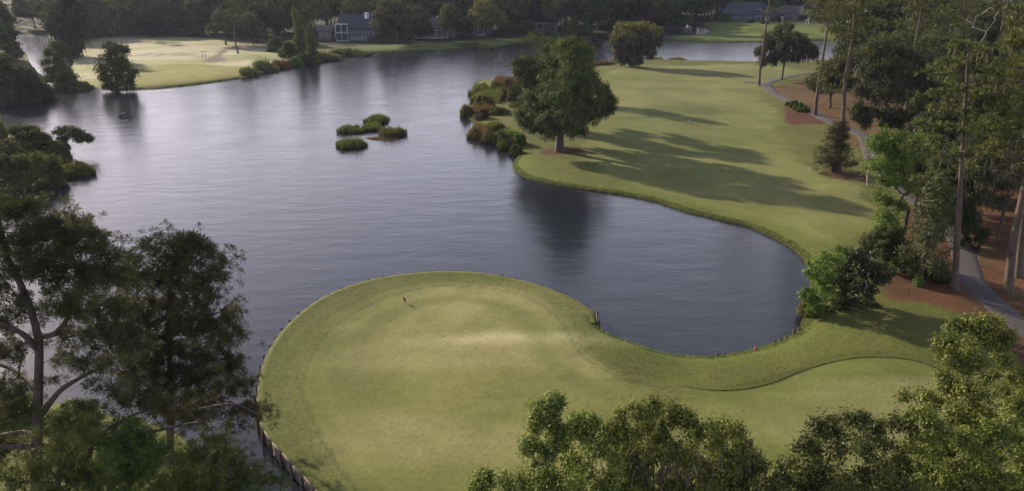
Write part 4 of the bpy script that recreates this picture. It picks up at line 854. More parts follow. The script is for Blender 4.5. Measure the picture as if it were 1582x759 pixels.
# bushes on the little left island
for (k, u, vb, vt, wp, cm, lb) in [('bush', 44, 236, 190, 84, 'cyp', 'largest grey green bush at the back of the left island'), ('bush', 92, 248, 214, 34, 'cyp', 'dark bush just left of the flat topped one'),
    ('bush2', 60, 278, 228, 84, 'bright', 'bright yellow green bush at the front of the left island'), ('bush', 12, 288, 232, 70, 'oak', 'dark green bush at the picture edge on the left island'), ('bush2', 121, 269, 246, 46, 'oakyel', 'separate low dome of reeds and leaves off the left island'), ('bush', 0, 225, 172, 36, 'oakyel', 'ochre bush cut by the picture edge behind the left island'),
    ('bush', 84, 284, 246, 46, 'cyp', 'dark low bush on the right flank of the bright yellow green one'), ('bush', 25, 262, 214, 60, 'oak', 'mid green bush between the largest and the edge bush on the left island'), ('bush', -30, 280, 220, 80, 'dark', 'bush outside the left edge of the island')]:
    T_(*K[k], 'bush', u, vb, vt, wp, lb, 'bush', 'bushes on the left island', crown_mat=cm)

def Z9(x, y, r, *a): return (x/4.465, 150+y/4.465, r/4.465, *a)
bespoke([Z9(*q) for q in [(400, 235, 34), (450, 225, 38), (510, 232, 38), (560, 250, 34), (600, 280, 26), (490, 265, 34), (430, 290, 32), (400, 330, 40), (550, 290, 26), (620, 292, 16), (440, 350, 30)]],
    None, (107, 236), 'bush', 'flat topped thin stemmed bush overhanging the water at the island tip', 'bushes on the left island', trunk_h=.35, cat='bush', dens=9, per=40, leaf=.26, spread=.35, mat_='cyp', flat=.5, seed=41)
# ------------------------------------------------------------ reeds and marsh plants
def reed_clump(fp, h, n, label, m='reed', group=None, name='reed_clump', wd=.07, cat='reeds'):
    """fp: (u, v, width px, depth px) footprint on the water"""
    u, v, wu, dv = fp; c = at(u, v, 0); p = ppm(u, v, c[1]); a = wu/2/p; b = abs(at(u, v-dv/2)[1]-at(u, v+dv/2)[1])/2
    t = rng.uniform(0, 2*PI, n); r = np.sqrt(rng.random(n)); k = 1+.16*np.sin(3*t+u)+.12*np.sin(7*t+2*u)+.08*np.sin(13*t+u)
    x = a*r*np.cos(t)*k; y = b*r*np.sin(t)*k; hh = h*(1-.35*r**4)*rng.uniform(.6, 1.1, n)*(.45+1.0*fbm(np.column_stack([x, y])+u, 1.1, 5))
    hh = hh*np.where(rng.random(n) < .1, 1.4, 1); B = np.column_stack([x, y, np.full(n, -.1)]); an = rng.uniform(0, PI, n); s = np.stack([np.cos(an), np.sin(an), 0*an], 1)*wd; ln = rng.normal(0, .16, (n, 2))*hh[:, None]+np.column_stack([x/a, y/b])*hh[:, None]*.10
    mid = B+np.column_stack([ln*.4, hh*.6]); tip = B+np.column_stack([ln, hh])
    V = np.stack([B-s*.5, B+s*.5, mid+s*.5, mid-s*.5, tip+s*.1, tip-s*.1], 1).reshape(-1, 3); i = np.arange(n)[:, None]*6
    Fq = np.concatenate([i+np.array([[0, 1, 2, 3]]), i+np.array([[3, 2, 4, 5]])]); tone = np.concatenate([rng.uniform(0, .5, n), rng.uniform(.4, 1, n)])
    gz = np.maximum(height(np.column_stack([x+c[0], y+c[1]])), 0); V[:, 2] += np.repeat(gz, 6)
    o = link(name, mesh_np(name, V, Fq, M[m], False, tone)); o.location = (c[0], c[1], 0); return tag(o, label, cat, group)
G = 'reed islets in the middle of the lake'
reed_clump((541, 226, 44, 9), 1.1, 2600, 'front rectangular reed islet standing apart in mid lake', group=G)
reed_clump((543, 203, 40, 8), 1.05, 2200, 'left hand reed islet of the main mid lake cluster', group=G)
reed_clump((583, 188.5, 34, 8), 1.1, 2000, 'rearmost reed islet of the main mid lake cluster', group=G)
reed_clump((574, 199, 26, 9), 1.0, 1800, 'central reed patch joining the mid lake cluster', group=G)
reed_clump((604, 208, 38, 10), 1.2, 2400, 'right hand reed islet of the main mid lake cluster', group=G)
reed_clump((590, 214.5, 48, 5), .3, 1500, 'low rusty growth at the waterline of the main mid lake cluster', 'reedbrown', group=G)
reed_clump((121, 269, 44, 9), 1.3, 1600, 'reed fringe around the low dome off the left island', group='reeds near the left island')
def S5(x, y): return 690+x/3.615, 40+y/3.615
G = 'marsh shrubs and reeds left of the great oak'
for (x, y, wz, hz, cm, k, lb) in [(200, 385, 110, 75, 'oakyel', 'bush2', 'leftmost rear olive shrub of the marsh tip'), (280, 370, 90, 70, 'reed', 'bush2', 'olive shrub at the back middle of the marsh tip'), (340, 350, 80, 60, 'reedbrown', 'bush', 'reddish shrub at the back of the marsh tip'),
    (110, 500, 70, 70, 'oakyel', 'bush2', 'round ochre shrub furthest out in the water'), (210, 460, 130, 90, 'reed', 'bush2', 'wide light olive shrub in the middle of the marsh tip'), (320, 410, 40, 70, 'reedbrown', 'bush', 'narrow rust brown shrub in the middle of the marsh tip'),
    (200, 520, 90, 60, 'brownleaf', 'bush', 'brown shrub behind the red tinged reeds'), (390, 420, 110, 110, 'oak', 'bush', 'dark shrub under the grey green leafy tree'), (290, 490, 120, 50, 'oakyel', 'bush2', 'low ochre hedge like shrub along the grass'),
    (170, 620, 90, 60, 'reedbrown', 'bush2', 'red tinged shrub at the water below the marsh'), (240, 640, 80, 70, 'oakyel', 'bush2', 'ochre shrub next to the red tinged one'), (310, 660, 80, 80, 'oak', 'bush', 'mid green shrub near the small grassy cove'),
    (400, 665, 110, 70, 'bright', 'bush', 'bright green shrub nearest the great oak'), (390, 720, 90, 60, 'cyp', 'bush', 'dark shrub dipping into the water below the bright one'), (400, 450, 120, 30, 'oakyel', 'bush2', 'low ochre border shrub above the bright grass'), (160, 440, 60, 50, 'oak', 'bush', 'small dark shrub between the marsh lobes')]:
    u, v = S5(x, y); T_(*K[k], 'shrub', u, v, v-hz/3.615, wz/3.615, lb, 'shrub', G, crown_mat=cm)
G = 'reeds along the marsh shore'
for (x, y, wz, dz, h, n, m, lb) in [(250, 420, 190, 60, 1.5, 5200, 'reed', 'broad olive reed bed filling the middle of the marsh tip'), (210, 500, 130, 40, 1.3, 3000, 'reedbrown', 'tawny reed bed in front of the olive one'), (230, 600, 170, 30, 1.2, 2600, 'reed', 'olive reed bed behind the red tinged shrub'), (350, 640, 110, 24, 1.0, 1600, 'bright', 'bright reeds beside the bright green shrub'), (330, 350, 150, 40, 1.6, 3000, 'reedbrown', 'reddish reed bed at the back of the marsh tip'), (180, 385, 100, 20, 1.6, 1800, 'reed', 'reeds edging the rear of the marsh tip'), (110, 500, 60, 16, 1.5, 1200, 'reedbrown', 'rusty reeds around the round ochre shrub'), (180, 625, 110, 24, 1.5, 2200, 'reedbrown', 'rusty reeds at the water below the marsh'), (250, 655, 100, 20, 1.3, 1800, 'reed', 'olive reeds at the water next to the rusty ones'), (330, 690, 90, 20, 1.2, 1400, 'reed', 'green reeds running towards the grassy cove')]:
    reed_clump((*S5(x, y), wz/3.615, dz/3.615), h, n, lb, m, G, wd=.06)
G = 'reeds along the far fairway shore'
for (u, v, wu, h, m, lb) in [(925, 104, 44, 1.3, 'reedbrown', 'brown reeds left of the yellow green oak'), (955, 100, 30, 1.2, 'reed', 'short reeds touching the yellow green oak'), (1010, 94.5, 30, .8, 'reed', 'dark low reeds just right of the yellow green oak'), (1045, 93, 26, .7, 'reed', 'separate low reeds further right on the fairway shore')]: reed_clump((u, v, wu, 3), h, 900, lb, m, G, wd=.1)
G = 'reeds along the pale fairway shore'
for (u, v, wu, h, m, lb) in [(384, 117, 26, 1.6, 'reed', 'light reeds at the end of the yellow green putting green'), (410, 110, 36, 2.2, 'reed', 'tall reeds in the middle of the bank'), (435, 105, 26, 1.8, 'reedbrown', 'brown reeds nearest the columnar trees'), (500, 93, 50, 2.0, 'cyp', 'dark growth right of the columnar trees'), (545, 86, 60, 1.6, 'cyp', 'dark growth below the white framed house'), (740, 74.5, 60, 1.5, 'cyp', 'dark growth below the little white porch')]: reed_clump((u, v, wu, 4), h, 1100, lb, m, G, wd=.14)
# planting bed: clumps of young plants
G = 'young plants in the red planting bed'
for i, (u, v) in enumerate([(1216, 163), (1223, 162), (1229, 161), (1222, 166), (1230, 165), (1237, 165), (1227, 170), (1235, 169), (1243, 169), (1241, 173), (1248, 173), (1233, 173)]):
    T_(*K['bush2'], 'shrub', u, v, v-4.5, 8, 'small yellow green plant in the cluster filling the red planting bed', 'plant', G, crown_mat='bright')

# ------------------------------------------------------------ near pines, left
def yl(pts, y, base): return np.array([at_y(u, v, y+(d[0] if d else 0))-base for u, v, *d in pts])
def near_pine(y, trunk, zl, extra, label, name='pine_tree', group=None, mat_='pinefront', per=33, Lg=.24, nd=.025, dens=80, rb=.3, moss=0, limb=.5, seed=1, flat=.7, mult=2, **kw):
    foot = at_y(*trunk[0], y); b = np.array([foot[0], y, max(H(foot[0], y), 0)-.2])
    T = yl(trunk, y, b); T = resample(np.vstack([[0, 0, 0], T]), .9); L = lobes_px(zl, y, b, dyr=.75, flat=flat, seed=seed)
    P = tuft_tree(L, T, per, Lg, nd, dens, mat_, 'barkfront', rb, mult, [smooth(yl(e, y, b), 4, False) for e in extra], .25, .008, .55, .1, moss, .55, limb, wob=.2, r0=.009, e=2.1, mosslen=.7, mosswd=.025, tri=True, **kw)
    return put(P, name, tuple(b), 0, 1, label, 'tree', group)
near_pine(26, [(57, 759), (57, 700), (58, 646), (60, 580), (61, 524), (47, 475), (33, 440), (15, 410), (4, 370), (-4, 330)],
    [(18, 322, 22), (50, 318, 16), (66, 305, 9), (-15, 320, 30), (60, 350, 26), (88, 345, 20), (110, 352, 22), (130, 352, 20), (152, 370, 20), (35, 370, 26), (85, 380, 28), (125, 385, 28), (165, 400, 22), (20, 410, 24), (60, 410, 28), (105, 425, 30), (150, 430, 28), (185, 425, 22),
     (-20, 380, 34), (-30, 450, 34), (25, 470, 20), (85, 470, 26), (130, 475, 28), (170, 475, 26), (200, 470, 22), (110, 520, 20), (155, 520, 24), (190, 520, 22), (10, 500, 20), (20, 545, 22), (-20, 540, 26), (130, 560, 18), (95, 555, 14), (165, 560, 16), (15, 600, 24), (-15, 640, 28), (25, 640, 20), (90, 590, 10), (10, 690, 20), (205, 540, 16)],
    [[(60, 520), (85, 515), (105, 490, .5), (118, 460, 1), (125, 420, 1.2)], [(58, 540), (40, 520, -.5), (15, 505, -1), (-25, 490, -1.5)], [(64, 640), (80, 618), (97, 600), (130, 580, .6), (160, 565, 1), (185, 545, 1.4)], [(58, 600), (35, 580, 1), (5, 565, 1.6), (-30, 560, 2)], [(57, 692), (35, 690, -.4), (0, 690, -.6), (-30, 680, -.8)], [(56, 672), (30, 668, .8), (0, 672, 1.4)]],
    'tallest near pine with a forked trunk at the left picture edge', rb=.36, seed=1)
near_pine(30, [(264, 730), (263, 690), (264, 620), (262, 560), (262, 510), (258, 470), (264, 435), (268, 400), (272, 375)],
    [(268, 372, 16), (295, 372, 18), (320, 380, 14), (240, 372, 12), (215, 378, 12), (305, 395, 22), (335, 405, 16), (272, 395, 22), (240, 400, 18), (205, 400, 16), (330, 430, 18), (295, 430, 26), (255, 430, 22), (220, 430, 20), (310, 460, 24), (270, 465, 26), (230, 470, 22), (360, 485, 15), (340, 500, 22), (300, 500, 28), (255, 505, 28), (215, 505, 22),
     (330, 535, 26), (290, 545, 28), (245, 545, 26), (205, 545, 20), (365, 520, 16), (350, 565, 24), (310, 580, 26), (265, 585, 26), (225, 585, 20), (375, 595, 20), (340, 610, 22), (300, 620, 22), (385, 630, 14), (400, 640, 10), (250, 625, 16), (362, 640, 14), (190, 430, 18), (185, 500, 18), (200, 570, 20), (195, 610, 18), (235, 620, 20), (300, 640, 18)],
    [[(262, 520), (290, 500, .3), (320, 470, .6), (330, 440, .8)], [(262, 540), (235, 520, -.3), (215, 480, -.4), (212, 440, -.4)], [(263, 600), (300, 590, -.5), (340, 570, -1)], [(263, 640), (310, 632, -.5), (360, 625, -1), (398, 640, -1.2)], [(262, 580), (225, 570, .5), (205, 550, .8)]],
    'second near pine with a rounded crown against open water', rb=.27, seed=2)
near_pine(24, [(150, 800), (140, 759), (136, 720), (138, 690), (150, 672), (176, 655), (205, 642), (230, 632)],
    [(235, 625, 18), (210, 620, 18), (255, 640, 16), (290, 640, 18), (320, 645, 14), (180, 610, 16), (150, 600, 16), (130, 625, 14), (345, 655, 12), (200, 590, 14)],
    [[(144, 684), (170, 676), (200, 672, -.2), (245, 665, -.4), (290, 655, -.5), (315, 652, -.6)]],
    'leaning near pine whose long bare limb crosses in front of the others', rb=.24, limb=.62, seed=3, dens=50)
G = 'young pines along the bottom left'
near_pine(22.5, [(200, 860), (200, 800), (200, 740), (200, 690)], [(200, 655, 14), (180, 675, 22), (215, 680, 24), (160, 700, 26), (200, 710, 30), (240, 705, 26), (140, 740, 28), (180, 750, 34), (225, 750, 34), (265, 745, 26), (120, 690, 16), (250, 685, 14)], [], 'young bright pine in the middle of the bottom left corner', group=G, mat_='pinelow', rb=.16, seed=4, Lg=.22, dens=60)
near_pine(23, [(330, 860), (330, 800), (332, 740), (335, 700)], [(335, 680, 16), (310, 690, 20), (355, 700, 20), (300, 715, 26), (335, 720, 28), (375, 725, 24), (290, 750, 30), (335, 755, 32), (380, 752, 28), (410, 735, 14), (430, 745, 12), (350, 672, 8)], [], 'young bright pine next to the timber wall', group=G, mat_='pinelow', rb=.15, seed=5, Lg=.22, dens=60)
near_pine(22, [(90, 860), (90, 800), (92, 740), (95, 690)], [(98, 655, 18), (75, 660, 18), (120, 665, 16), (100, 690, 24), (70, 710, 22), (115, 720, 28), (85, 745, 28), (40, 740, 22), (10, 740, 26), (130, 650, 12)], [], 'young bright pine at the foot of the forked trunk', group=G, mat_='pinelow', rb=.15, seed=6, Lg=.22, dens=60)
# low growth under them
for i, (u, v, vt, wp, cm, lb) in enumerate([(30, 640, 612, 90, 'bright', 'leafy shrub on the near shore behind the forked trunk'), (110, 655, 622, 90, 'bright', 'bright leafy shrub on the near shore right of the forked trunk'), (200, 690, 650, 100, 'oak', 'leafy shrub on the near shore behind the young pines'), (-60, 650, 600, 120, 'oak', 'leafy shrub past the left edge of the near shore'), (290, 740, 700, 90, 'oak', 'low shrub at the near shore tip')]):
    T_(*K['bush'], 'shrub', u, v, vt, wp, lb, 'shrub', crown_mat=cm)
# sprig of pine beside the wall
near_pine(33.5, [(404, 680), (404, 660), (406, 640)], [(406, 630, 9), (412, 645, 8), (420, 632, 4), (400, 640, 8)], [], 'small pine sprig against the wall edge of the green', rb=.04, seed=8, dens=22, moss=0, Lg=.22, name='pine_sapling')

# ------------------------------------------------------------ near broadleaved trees, bottom
def near_oak(y, zl, label, group, mat_='oaklit', seed=1, leaf=.125, dens=34, per=66, spread=.21, moss=0, trunk_u=None, tlen=.72, dyr=1.0, **kw):
    u0 = trunk_u or np.mean([q[0] for q in zl]); v0 = min(q[1] for q in zl); c = at_y(u0, v0+60, y); b = np.array([c[0], y, max(H(c[0], y), 0)-.2])
    L = lobes_px(zl, y, b, dyr=dyr, flat=.85, seed=seed); top = max(l[2]+l[5] for l in L)
    # what the picture does not show: the rest of the round crown towards the camera and below
    r = np.random.default_rng(seed); cx = np.mean([l[0] for l in L]); wx = max(max(l[0]+l[3] for l in L)-min(l[0]-l[3] for l in L), 3)
    for k in range(12):
        a = r.uniform(0, 2*PI); q = r.uniform(.1, .45)*wx; L.append((cx+q*math.cos(a), -abs(q*math.sin(a))*.4+r.uniform(-.5, .5), top*r.uniform(.5, .74), wx*.15, wx*.15, wx*.13))
    P = broad_tree(L, trunk_line(top*tlen, seed, .05, 9), dens=dens, per=per, leaf=leaf, spread=spread, mat_=mat_, moss=moss, mosslen=.7, mosswd=.03, r0=.006, step=.45, minr=.008, e=2.15, wob=.2, up=.7, subn=7, subk=.8, **kw)
    return put(P, 'oak_tree', tuple(b), 0, 1, label, 'tree', group)
G = 'near leafy trees along the bottom edge'
near_oak(20.5, [(832, 632, 11), (858, 622, 10), (828, 655, 14), (850, 650, 12), (822, 690, 15), (850, 695, 14), (838, 725, 18), (870, 740, 16), (862, 670, 9)], 'sparse upright leafy tree at the left end of the bottom trees', G, seed=1, dens=26, trunk_u=845)
near_oak(21, [(890, 655, 12), (910, 650, 12), (880, 680, 18), (915, 675, 20), (945, 670, 18), (890, 715, 24), (930, 710, 26), (900, 745, 26), (950, 745, 24)], 'fine leaved tree between the sparse upright tree and the broad yellow green crown', G, seed=2, trunk_u=915)
near_oak(21.5, [(975, 640, 18), (1000, 632, 18), (1035, 640, 18), (1060, 650, 16), (960, 665, 20), (995, 665, 24), (1035, 670, 24), (1075, 670, 20), (1105, 665, 18), (1130, 665, 14), (970, 705, 26), (1010, 700, 26), (1055, 705, 26), (1100, 700, 26), (1140, 695, 22), (1165, 715, 18), (985, 745, 28), (1040, 745, 28), (1090, 745, 28), (1140, 745, 28)],
    'broad yellow green crown in the middle of the bottom edge', G, seed=3, trunk_u=1010, moss=.25)
near_oak(21, [(1240, 690, 20), (1265, 665, 16), (1290, 655, 18), (1320, 650, 16), (1345, 660, 18), (1235, 720, 22), (1275, 700, 26), (1315, 690, 26), (1355, 695, 26), (1250, 750, 28), (1300, 740, 30), (1350, 740, 30), (1205, 745, 20), (1395, 660, 20), (1390, 710, 26)],
    'low dark green crown right of the open turf at the bottom', G, 'oak', seed=4, trunk_u=1310)
near_oak(24.5, [(1480, 505, 14), (1505, 500, 14), (1535, 502, 14), (1462, 525, 14), (1490, 530, 20), (1525, 530, 20), (1555, 525, 14), (1465, 555, 18), (1500, 565, 24), (1540, 560, 22), (1460, 590, 18), (1495, 605, 24), (1535, 600, 24), (1570, 585, 16), (1440, 620, 16), (1480, 640, 24), (1525, 645, 26), (1560, 640, 22)],
    'tallest near leafy tree rising in front of the cart path', G, seed=5, trunk_u=1515)
near_oak(21, [(1420, 640, 18), (1450, 665, 22), (1490, 680, 24), (1530, 670, 24), (1570, 660, 26), (1430, 705, 28), (1480, 725, 30), (1530, 720, 30), (1580, 715, 30), (1450, 755, 30), (1510, 760, 30), (1570, 760, 30), (1600, 640, 26)],
    'wide leafy crown filling the bottom right corner', G, seed=6, trunk_u=1500)
near_oak(23, [(1590, 590, 20), (1610, 615, 24), (1580, 620, 14), (1640, 640, 30)], 'leafy branch end cut by the right picture edge', G, seed=7, dens=28, trunk_u=1640)
near_oak(20.5, [(745, 745, 9), (752, 738, 6), (735, 755, 8)], 'small twiggy tree top peeping in at the bottom centre', G, seed=8, dens=26, trunk_u=745, tlen=.8)

# ------------------------------------------------------------ houses
def house(uv, rz, wd, dp, hw, hr, name, label, wall='wallgrey', roof='roofblue', hip=False, windows=(), columns=0, chimney=None, wing=None, porch=None, dormer=None, rail=False):
    x, y, z = ground_at(*uv); root = empty(name, (x, y, z-.1), rz, label, 'house')
    a = Acc(); a.box((0, 0, hw/2), (wd, dp, hw)); link('wall', a.mesh('wall', M[wall]), root)
    def roof_mesh(w_, d_, z0, h, hp, cx=0, cy=0, along='x'):
        e = .5; X, Y = w_/2+e, d_/2+e; r = (X-Y*.9 if hp else X)
        V = [(-X, -Y, 0), (X, -Y, 0), (X, Y, 0), (-X, Y, 0), (-r, 0, h), (r, 0, h), (-X, -Y, -.18), (X, -Y, -.18), (X, Y, -.18), (-X, Y, -.18)]
        if along == 'y': V = [(-b, a_, c) for a_, b, c in V]
        V = [(p[0]+cx, p[1]+cy, p[2]+z0+.03) for p in V]
        Fs = [(0, 1, 5, 4), (2, 3, 4, 5), (1, 2, 5, 5), (3, 0, 4, 4), (6, 7, 1, 0), (7, 8, 2, 1), (8, 9, 3, 2), (9, 6, 0, 3), (9, 8, 7, 6)]
        me = bpy.data.meshes.new('roof'); me.from_pydata(V, [], [f if f[2] != f[3] else f[:3] for f in Fs]); me.materials.append(M[roof]); return me
    rf = link('roof', roof_mesh(wd, dp, hw, hr, hip), root)
    def win(cx, cz, w_, h_, yy=-dp/2, par=root):
        a = Acc(); t = .12
        for sx in (-1, 1): a.box((cx+sx*(w_/2), yy-.06, cz), (t, .12, h_+t))
        for sz in (-1, 1): a.box((cx, yy-.06, cz+sz*h_/2), (w_-t, .12, t))
        a.box((cx, yy-.05, cz), (.06, .08, h_-t)); a.box((cx, yy-.05, cz+.003), (w_-t, .075, .06))
        f = link('window', a.mesh('window', M['white']), par); b = Acc(); b.box((cx, yy-.012, cz), (w_-.06, .03, h_-.06)); link('pane', b.mesh('pane', M['glass']), f)
    for w_ in windows: win(*w_)
    if columns or porch:
        pw, pd, ph, px_, two = porch or (wd*.8, 2.4, hw*.9, 0, False); n = max(columns, 2)
        pr = link('porch', None, root); a = Acc(); a.box((px_, -dp/2-pd/2, ph+.12), (pw+.3, pd, .22)); a.box((px_, -dp/2-pd/2, .12), (pw+.3, pd, .24))
        if two: a.box((px_, -dp/2-pd/2, ph*.5), (pw+.2, pd, .25))
        pr.data if False else None; bpy.data.objects.remove(pr); pr = link('porch', a.mesh('porch', M['white']), root)
        for k in range(n):
            b = Acc(); b.box((px_-pw/2+pw*k/(n-1), -dp/2-pd+.12, ph/2+.12), (.24, .24, ph-.24)); link('column', b.mesh('column', M['white']), pr)
        if rail:
            b = Acc(); b.box((px_, -dp/2-pd+.1, 1.1), (pw-.3, .07, .09))
            for k in range(int(pw/.35)): b.box((px_-pw/2+.3+k*.35, -dp/2-pd+.1, .65), (.06, .05, .8))
            link('railing', b.mesh('railing', M['white']), pr)
    if chimney:
        cx, cy, h_, m_ = chimney; a = Acc(); a.box((cx, cy, hw+h_/2), (1.3, .9, h_)); a.box((cx, cy, hw+h_+.1), (1.5, 1.1, .2)); link('chimney', a.mesh('chimney', M[m_]), rf)
    if wing:
        cx, w_, d_, h_, r_, wl = wing; a = Acc(); a.box((cx, -dp/2-d_/2+.01, h_/2), (w_, d_, h_))
        V = np.array([(cx-w_/2, -dp/2-d_+.01, h_), (cx+w_/2, -dp/2-d_+.01, h_), (cx, -dp/2-d_+.01, h_+r_), (cx, -dp/2-d_+.01, h_+r_)]); a.add(V, np.array([(0, 1, 2, 3)]))
        wn = link('gabled_wing', a.mesh('gabled_wing', M[wl]), root); me = roof_mesh(d_, w_, h_, r_, False, cx, -dp/2-d_/2, 'y'); link('wing_roof', me, wn); win(cx, h_*.55, 1.2, 1.5, -dp/2-d_, wn)
    if dormer:
        cx, cz = dormer; a = Acc(); a.box((cx, -dp/4-.4, cz), (2.2, 1.8, 1.9)); d = link('dormer', a.mesh('dormer', M['white']), root); a = Acc(); a.box((cx, -dp/4-1.32, cz), (1.2, .05, 1.2)); link('pane', a.mesh('pane', M['glass']), d)
        a = Acc(); a.box((cx, -dp/4-.45, cz+1.05), (2.6, 2.1, .2)); link('dormer_roof', a.mesh('dormer_roof', M[roof]), d)
    return root
for u, vb, vt, wp, cm, lb in [(655, 61, 30, 26, 'oakmoss', 'low tree masking the left of the tan house'), (718, 57, 30, 24, 'dark', 'low dark tree left of the little white porch'), (812, 52, 30, 26, 'oak', 'low tree under the front gable across the lake'), (592, 66, 34, 22, 'dark', 'low dark tree at the right end of the blue roofed lake house'), (1120, 36, 20, 16, 'oak', 'low tree masking the left end of the hip roofed house'), (1196, 37, 22, 18, 'dark', 'low dark tree right of the white gabled wing')]:
    T_(*K['far3'], 'small_tree', u, vb, vt, wp, lb, crown_mat=cm)
house((560, 61), -.1, 15, 9, 4.2, 4.4, 'lake_house', 'blue roofed house with a tall white framed porch at its left end', windows=[(2, 2.4, 1.2, 1.5), (4.5, 2.4, 1.2, 1.5), (6, 2.4, 1.0, 1.5)], columns=3, porch=(4.2, 2.5, 5.6, -5.3, True), chimney=(2.5, -1, 5.0, 'chim'))
x, y, z = ground_at(559, 61)
o = empty('garden_fence', (x, y-6, z), -.1, 'white picket railing in front of the blue roofed lake house', 'railing'); a = Acc(); a.box((0, 0, 1.3), (6, .07, .1)); a.box((0, 0, .3), (6, .07, .1)); rl = link('rail', a.mesh('rail', M['white']), o)
pk = Acc(); pk.box((0, 0, .8), (.13, .05, 1.3)); pk = pk.mesh('picket', M['white'])
for k in range(14): q = link('picket', pk, o); q.location = (-2.9+k*.446, -.06, 0)
house((505, 62), .0, 5, 5, 3.6, 1.6, 'garden_cottage', 'small cottage half hidden behind the bright columnar trees', 'walltan', 'roofgrey', windows=[(-1.2, 2, .9, 1.2), (1.2, 2, .9, 1.2)])
house((668, 57), .05, 17, 9, 3.4, 3.6, 'lake_house', 'tan house with a row of pale posts between two tall trees', 'walltan', 'roofgrey', windows=[(-4, 1.9, 1.4, 1.5), (0, 1.9, 1.4, 1.5), (4, 1.9, 1.4, 1.5)], columns=7, porch=(12, 2, 2.8, 0, False))
house((737, 53), .0, 12, 8, 3.3, 3.2, 'lake_house', 'shaded house with a tiny white columned porch', 'wallgrey', 'roofblue', windows=[(-3.6, 1.8, 1.2, 1.4), (-1.4, 1.8, 1.2, 1.4), (4.8, 1.8, 1, 1.4)], columns=2, porch=(2.2, 1.6, 2.9, 1.6, False))
house((828, 46), -.05, 18, 9, 3.6, 4.2, 'lake_house', 'long blue roofed house with a front gable seen over the great oak', 'wallgrey', 'roofblue', windows=[(-1, 2, 1.1, 1.5), (1.4, 2, 1.1, 1.5), (3.8, 2, 1.1, 1.5), (6.4, 2, 1.1, 1.5)], columns=5, porch=(11, 2.2, 2.9, 3, False), wing=(-6.2, 5, 3, 3.2, 2.8, 'wallgrey'))
house((1150, 33), .02, 26, 12, 3.4, 5.4, 'lake_house', 'large hip roofed house with a white dormer beyond the bright fairway', 'wallgrey', 'roofblue', hip=True, windows=[(-9, 1.9, 1.2, 1.6), (-6, 1.9, 1.2, 1.6), (-1, 1.9, 1.2, 1.6), (2, 1.9, 1.2, 1.6)], dormer=(5, 5.1), wing=(11, 8, 4, 3.2, 2.6, 'white'), columns=3, porch=(4, 2, 2.8, 5, False))
house((1214, 31), -.2, 10, 8, 3.4, 3.6, 'lake_house', 'small roofed house partly behind the tall thin bare trunk', 'walltan', 'roofgrey', windows=[(-2, 1.9, 1.2, 1.4), (2, 1.9, 1.2, 1.4)])
house((1478, 118), .15, 14, 9, 4.2, 3.4, 'wood_house', 'dark blue roofed house with a pale chimney deep among the pines', 'wallgrey', 'roofblue', windows=[(-3, 2.2, 1.2, 1.5), (2, 2.2, 1.2, 1.5)], chimney=(-4, 0, 5.2, 'chim'))
house((1402, 108), .2, 5, 5, 3.6, 1.6, 'garden_pavilion', 'small white framed pavilion glimpsed between dark trees', 'white', 'roofgrey', windows=[(-1.1, 2.1, 1.3, 1.9), (1.1, 2.1, 1.3, 1.9)])
# gazebo by the far fairway
x, y, z = ground_at(1252, 40); o = empty('gazebo', (x, y, z), 0, 'tiny white gazebo on the grass right of the weeping oak', 'gazebo'); a = Acc(); a.add(np.array([(-1.9, -1.9, 2.3), (1.9, -1.9, 2.3), (1.9, 1.9, 2.3), (-1.9, 1.9, 2.3), (0, 0, 3.5)]), np.array([(0, 1, 4, 4), (1, 2, 4, 4), (2, 3, 4, 4), (3, 0, 4, 4)])); me = bpy.data.meshes.new('roof'); me.from_pydata([tuple(p) for p in a.V[0]], [], [(0, 1, 4), (1, 2, 4), (2, 3, 4), (3, 0, 4), (3, 2, 1, 0)]); link('roof', me, o, M['roofblue'])
for sx in (-1, 1):
    for sy in (-1, 1): a = Acc(); a.box((sx*1.5, sy*1.5, 1.15), (.2, .2, 2.3)); link('post', a.mesh('post', M['white']), o)

# ------------------------------------------------------------ small things
def bird(loc, rz, s, label):
    root = empty('bird', loc, rz, label, 'bird')
    P = [(-.20, 0, .20), (-.12, 0, .24), (-.03, 0, .29), (.05, 0, .35), (.085, 0, .42), (.10, 0, .475), (.13, 0, .50)]; R = [.018, .045, .075, .07, .04, .033, .022]
    V, Fq = tube(P, R, 12); a = Acc(); a.add(V*s, Fq)
    V, Fq = tube([(.07, 0, .47), (.09, 0, .485), (.125, 0, .49), (.15, 0, .487)], [.012, .036, .034, .012], 10); a.add(V*s, Fq)
    link('body', a.mesh('body', M['bird'], True), root); a = Acc(); V, Fq = tube([(.145, 0, .488), (.21, 0, .478)], [.012, .003], 6); a.add(V*s, Fq); link('beak', a.mesh('beak', M['bird'], True), root)
    a = Acc(); a.box((-.24*s, 0, .16*s), (.16*s, .06*s, .015*s)); link('tail', a.mesh('tail', M['bird']), root)
    for sy in (-1, 1):
        a = Acc(); V, Fq = tube([(0, .03*sy, .24), (.015, .032*sy, .12), (0, .032*sy, .0)], [.014, .008, .007], 6); a.add(V*s, Fq); a.box((.03*s, .032*sy*s, .006), (.08*s, .03*s, .012)); link('leg', a.mesh('leg', M['bird'], True), root)
        a = Acc(); V, Fq = tube([(.04, .055*sy, .36), (-.05, .07*sy, .30), (-.17, .045*sy, .215)], [.03, .035, .006], 8); a.add(V*s*np.array([1, 1, 1]), Fq); link('wing', a.mesh('wing', M['bird'], True), root)
    return root
x, y, z = ground_at(625, 468); bird((x, y, z+.0), 2.4, .95, 'black bird standing alone near the far edge of the green')
x, y, z = ground_at(685, 520)
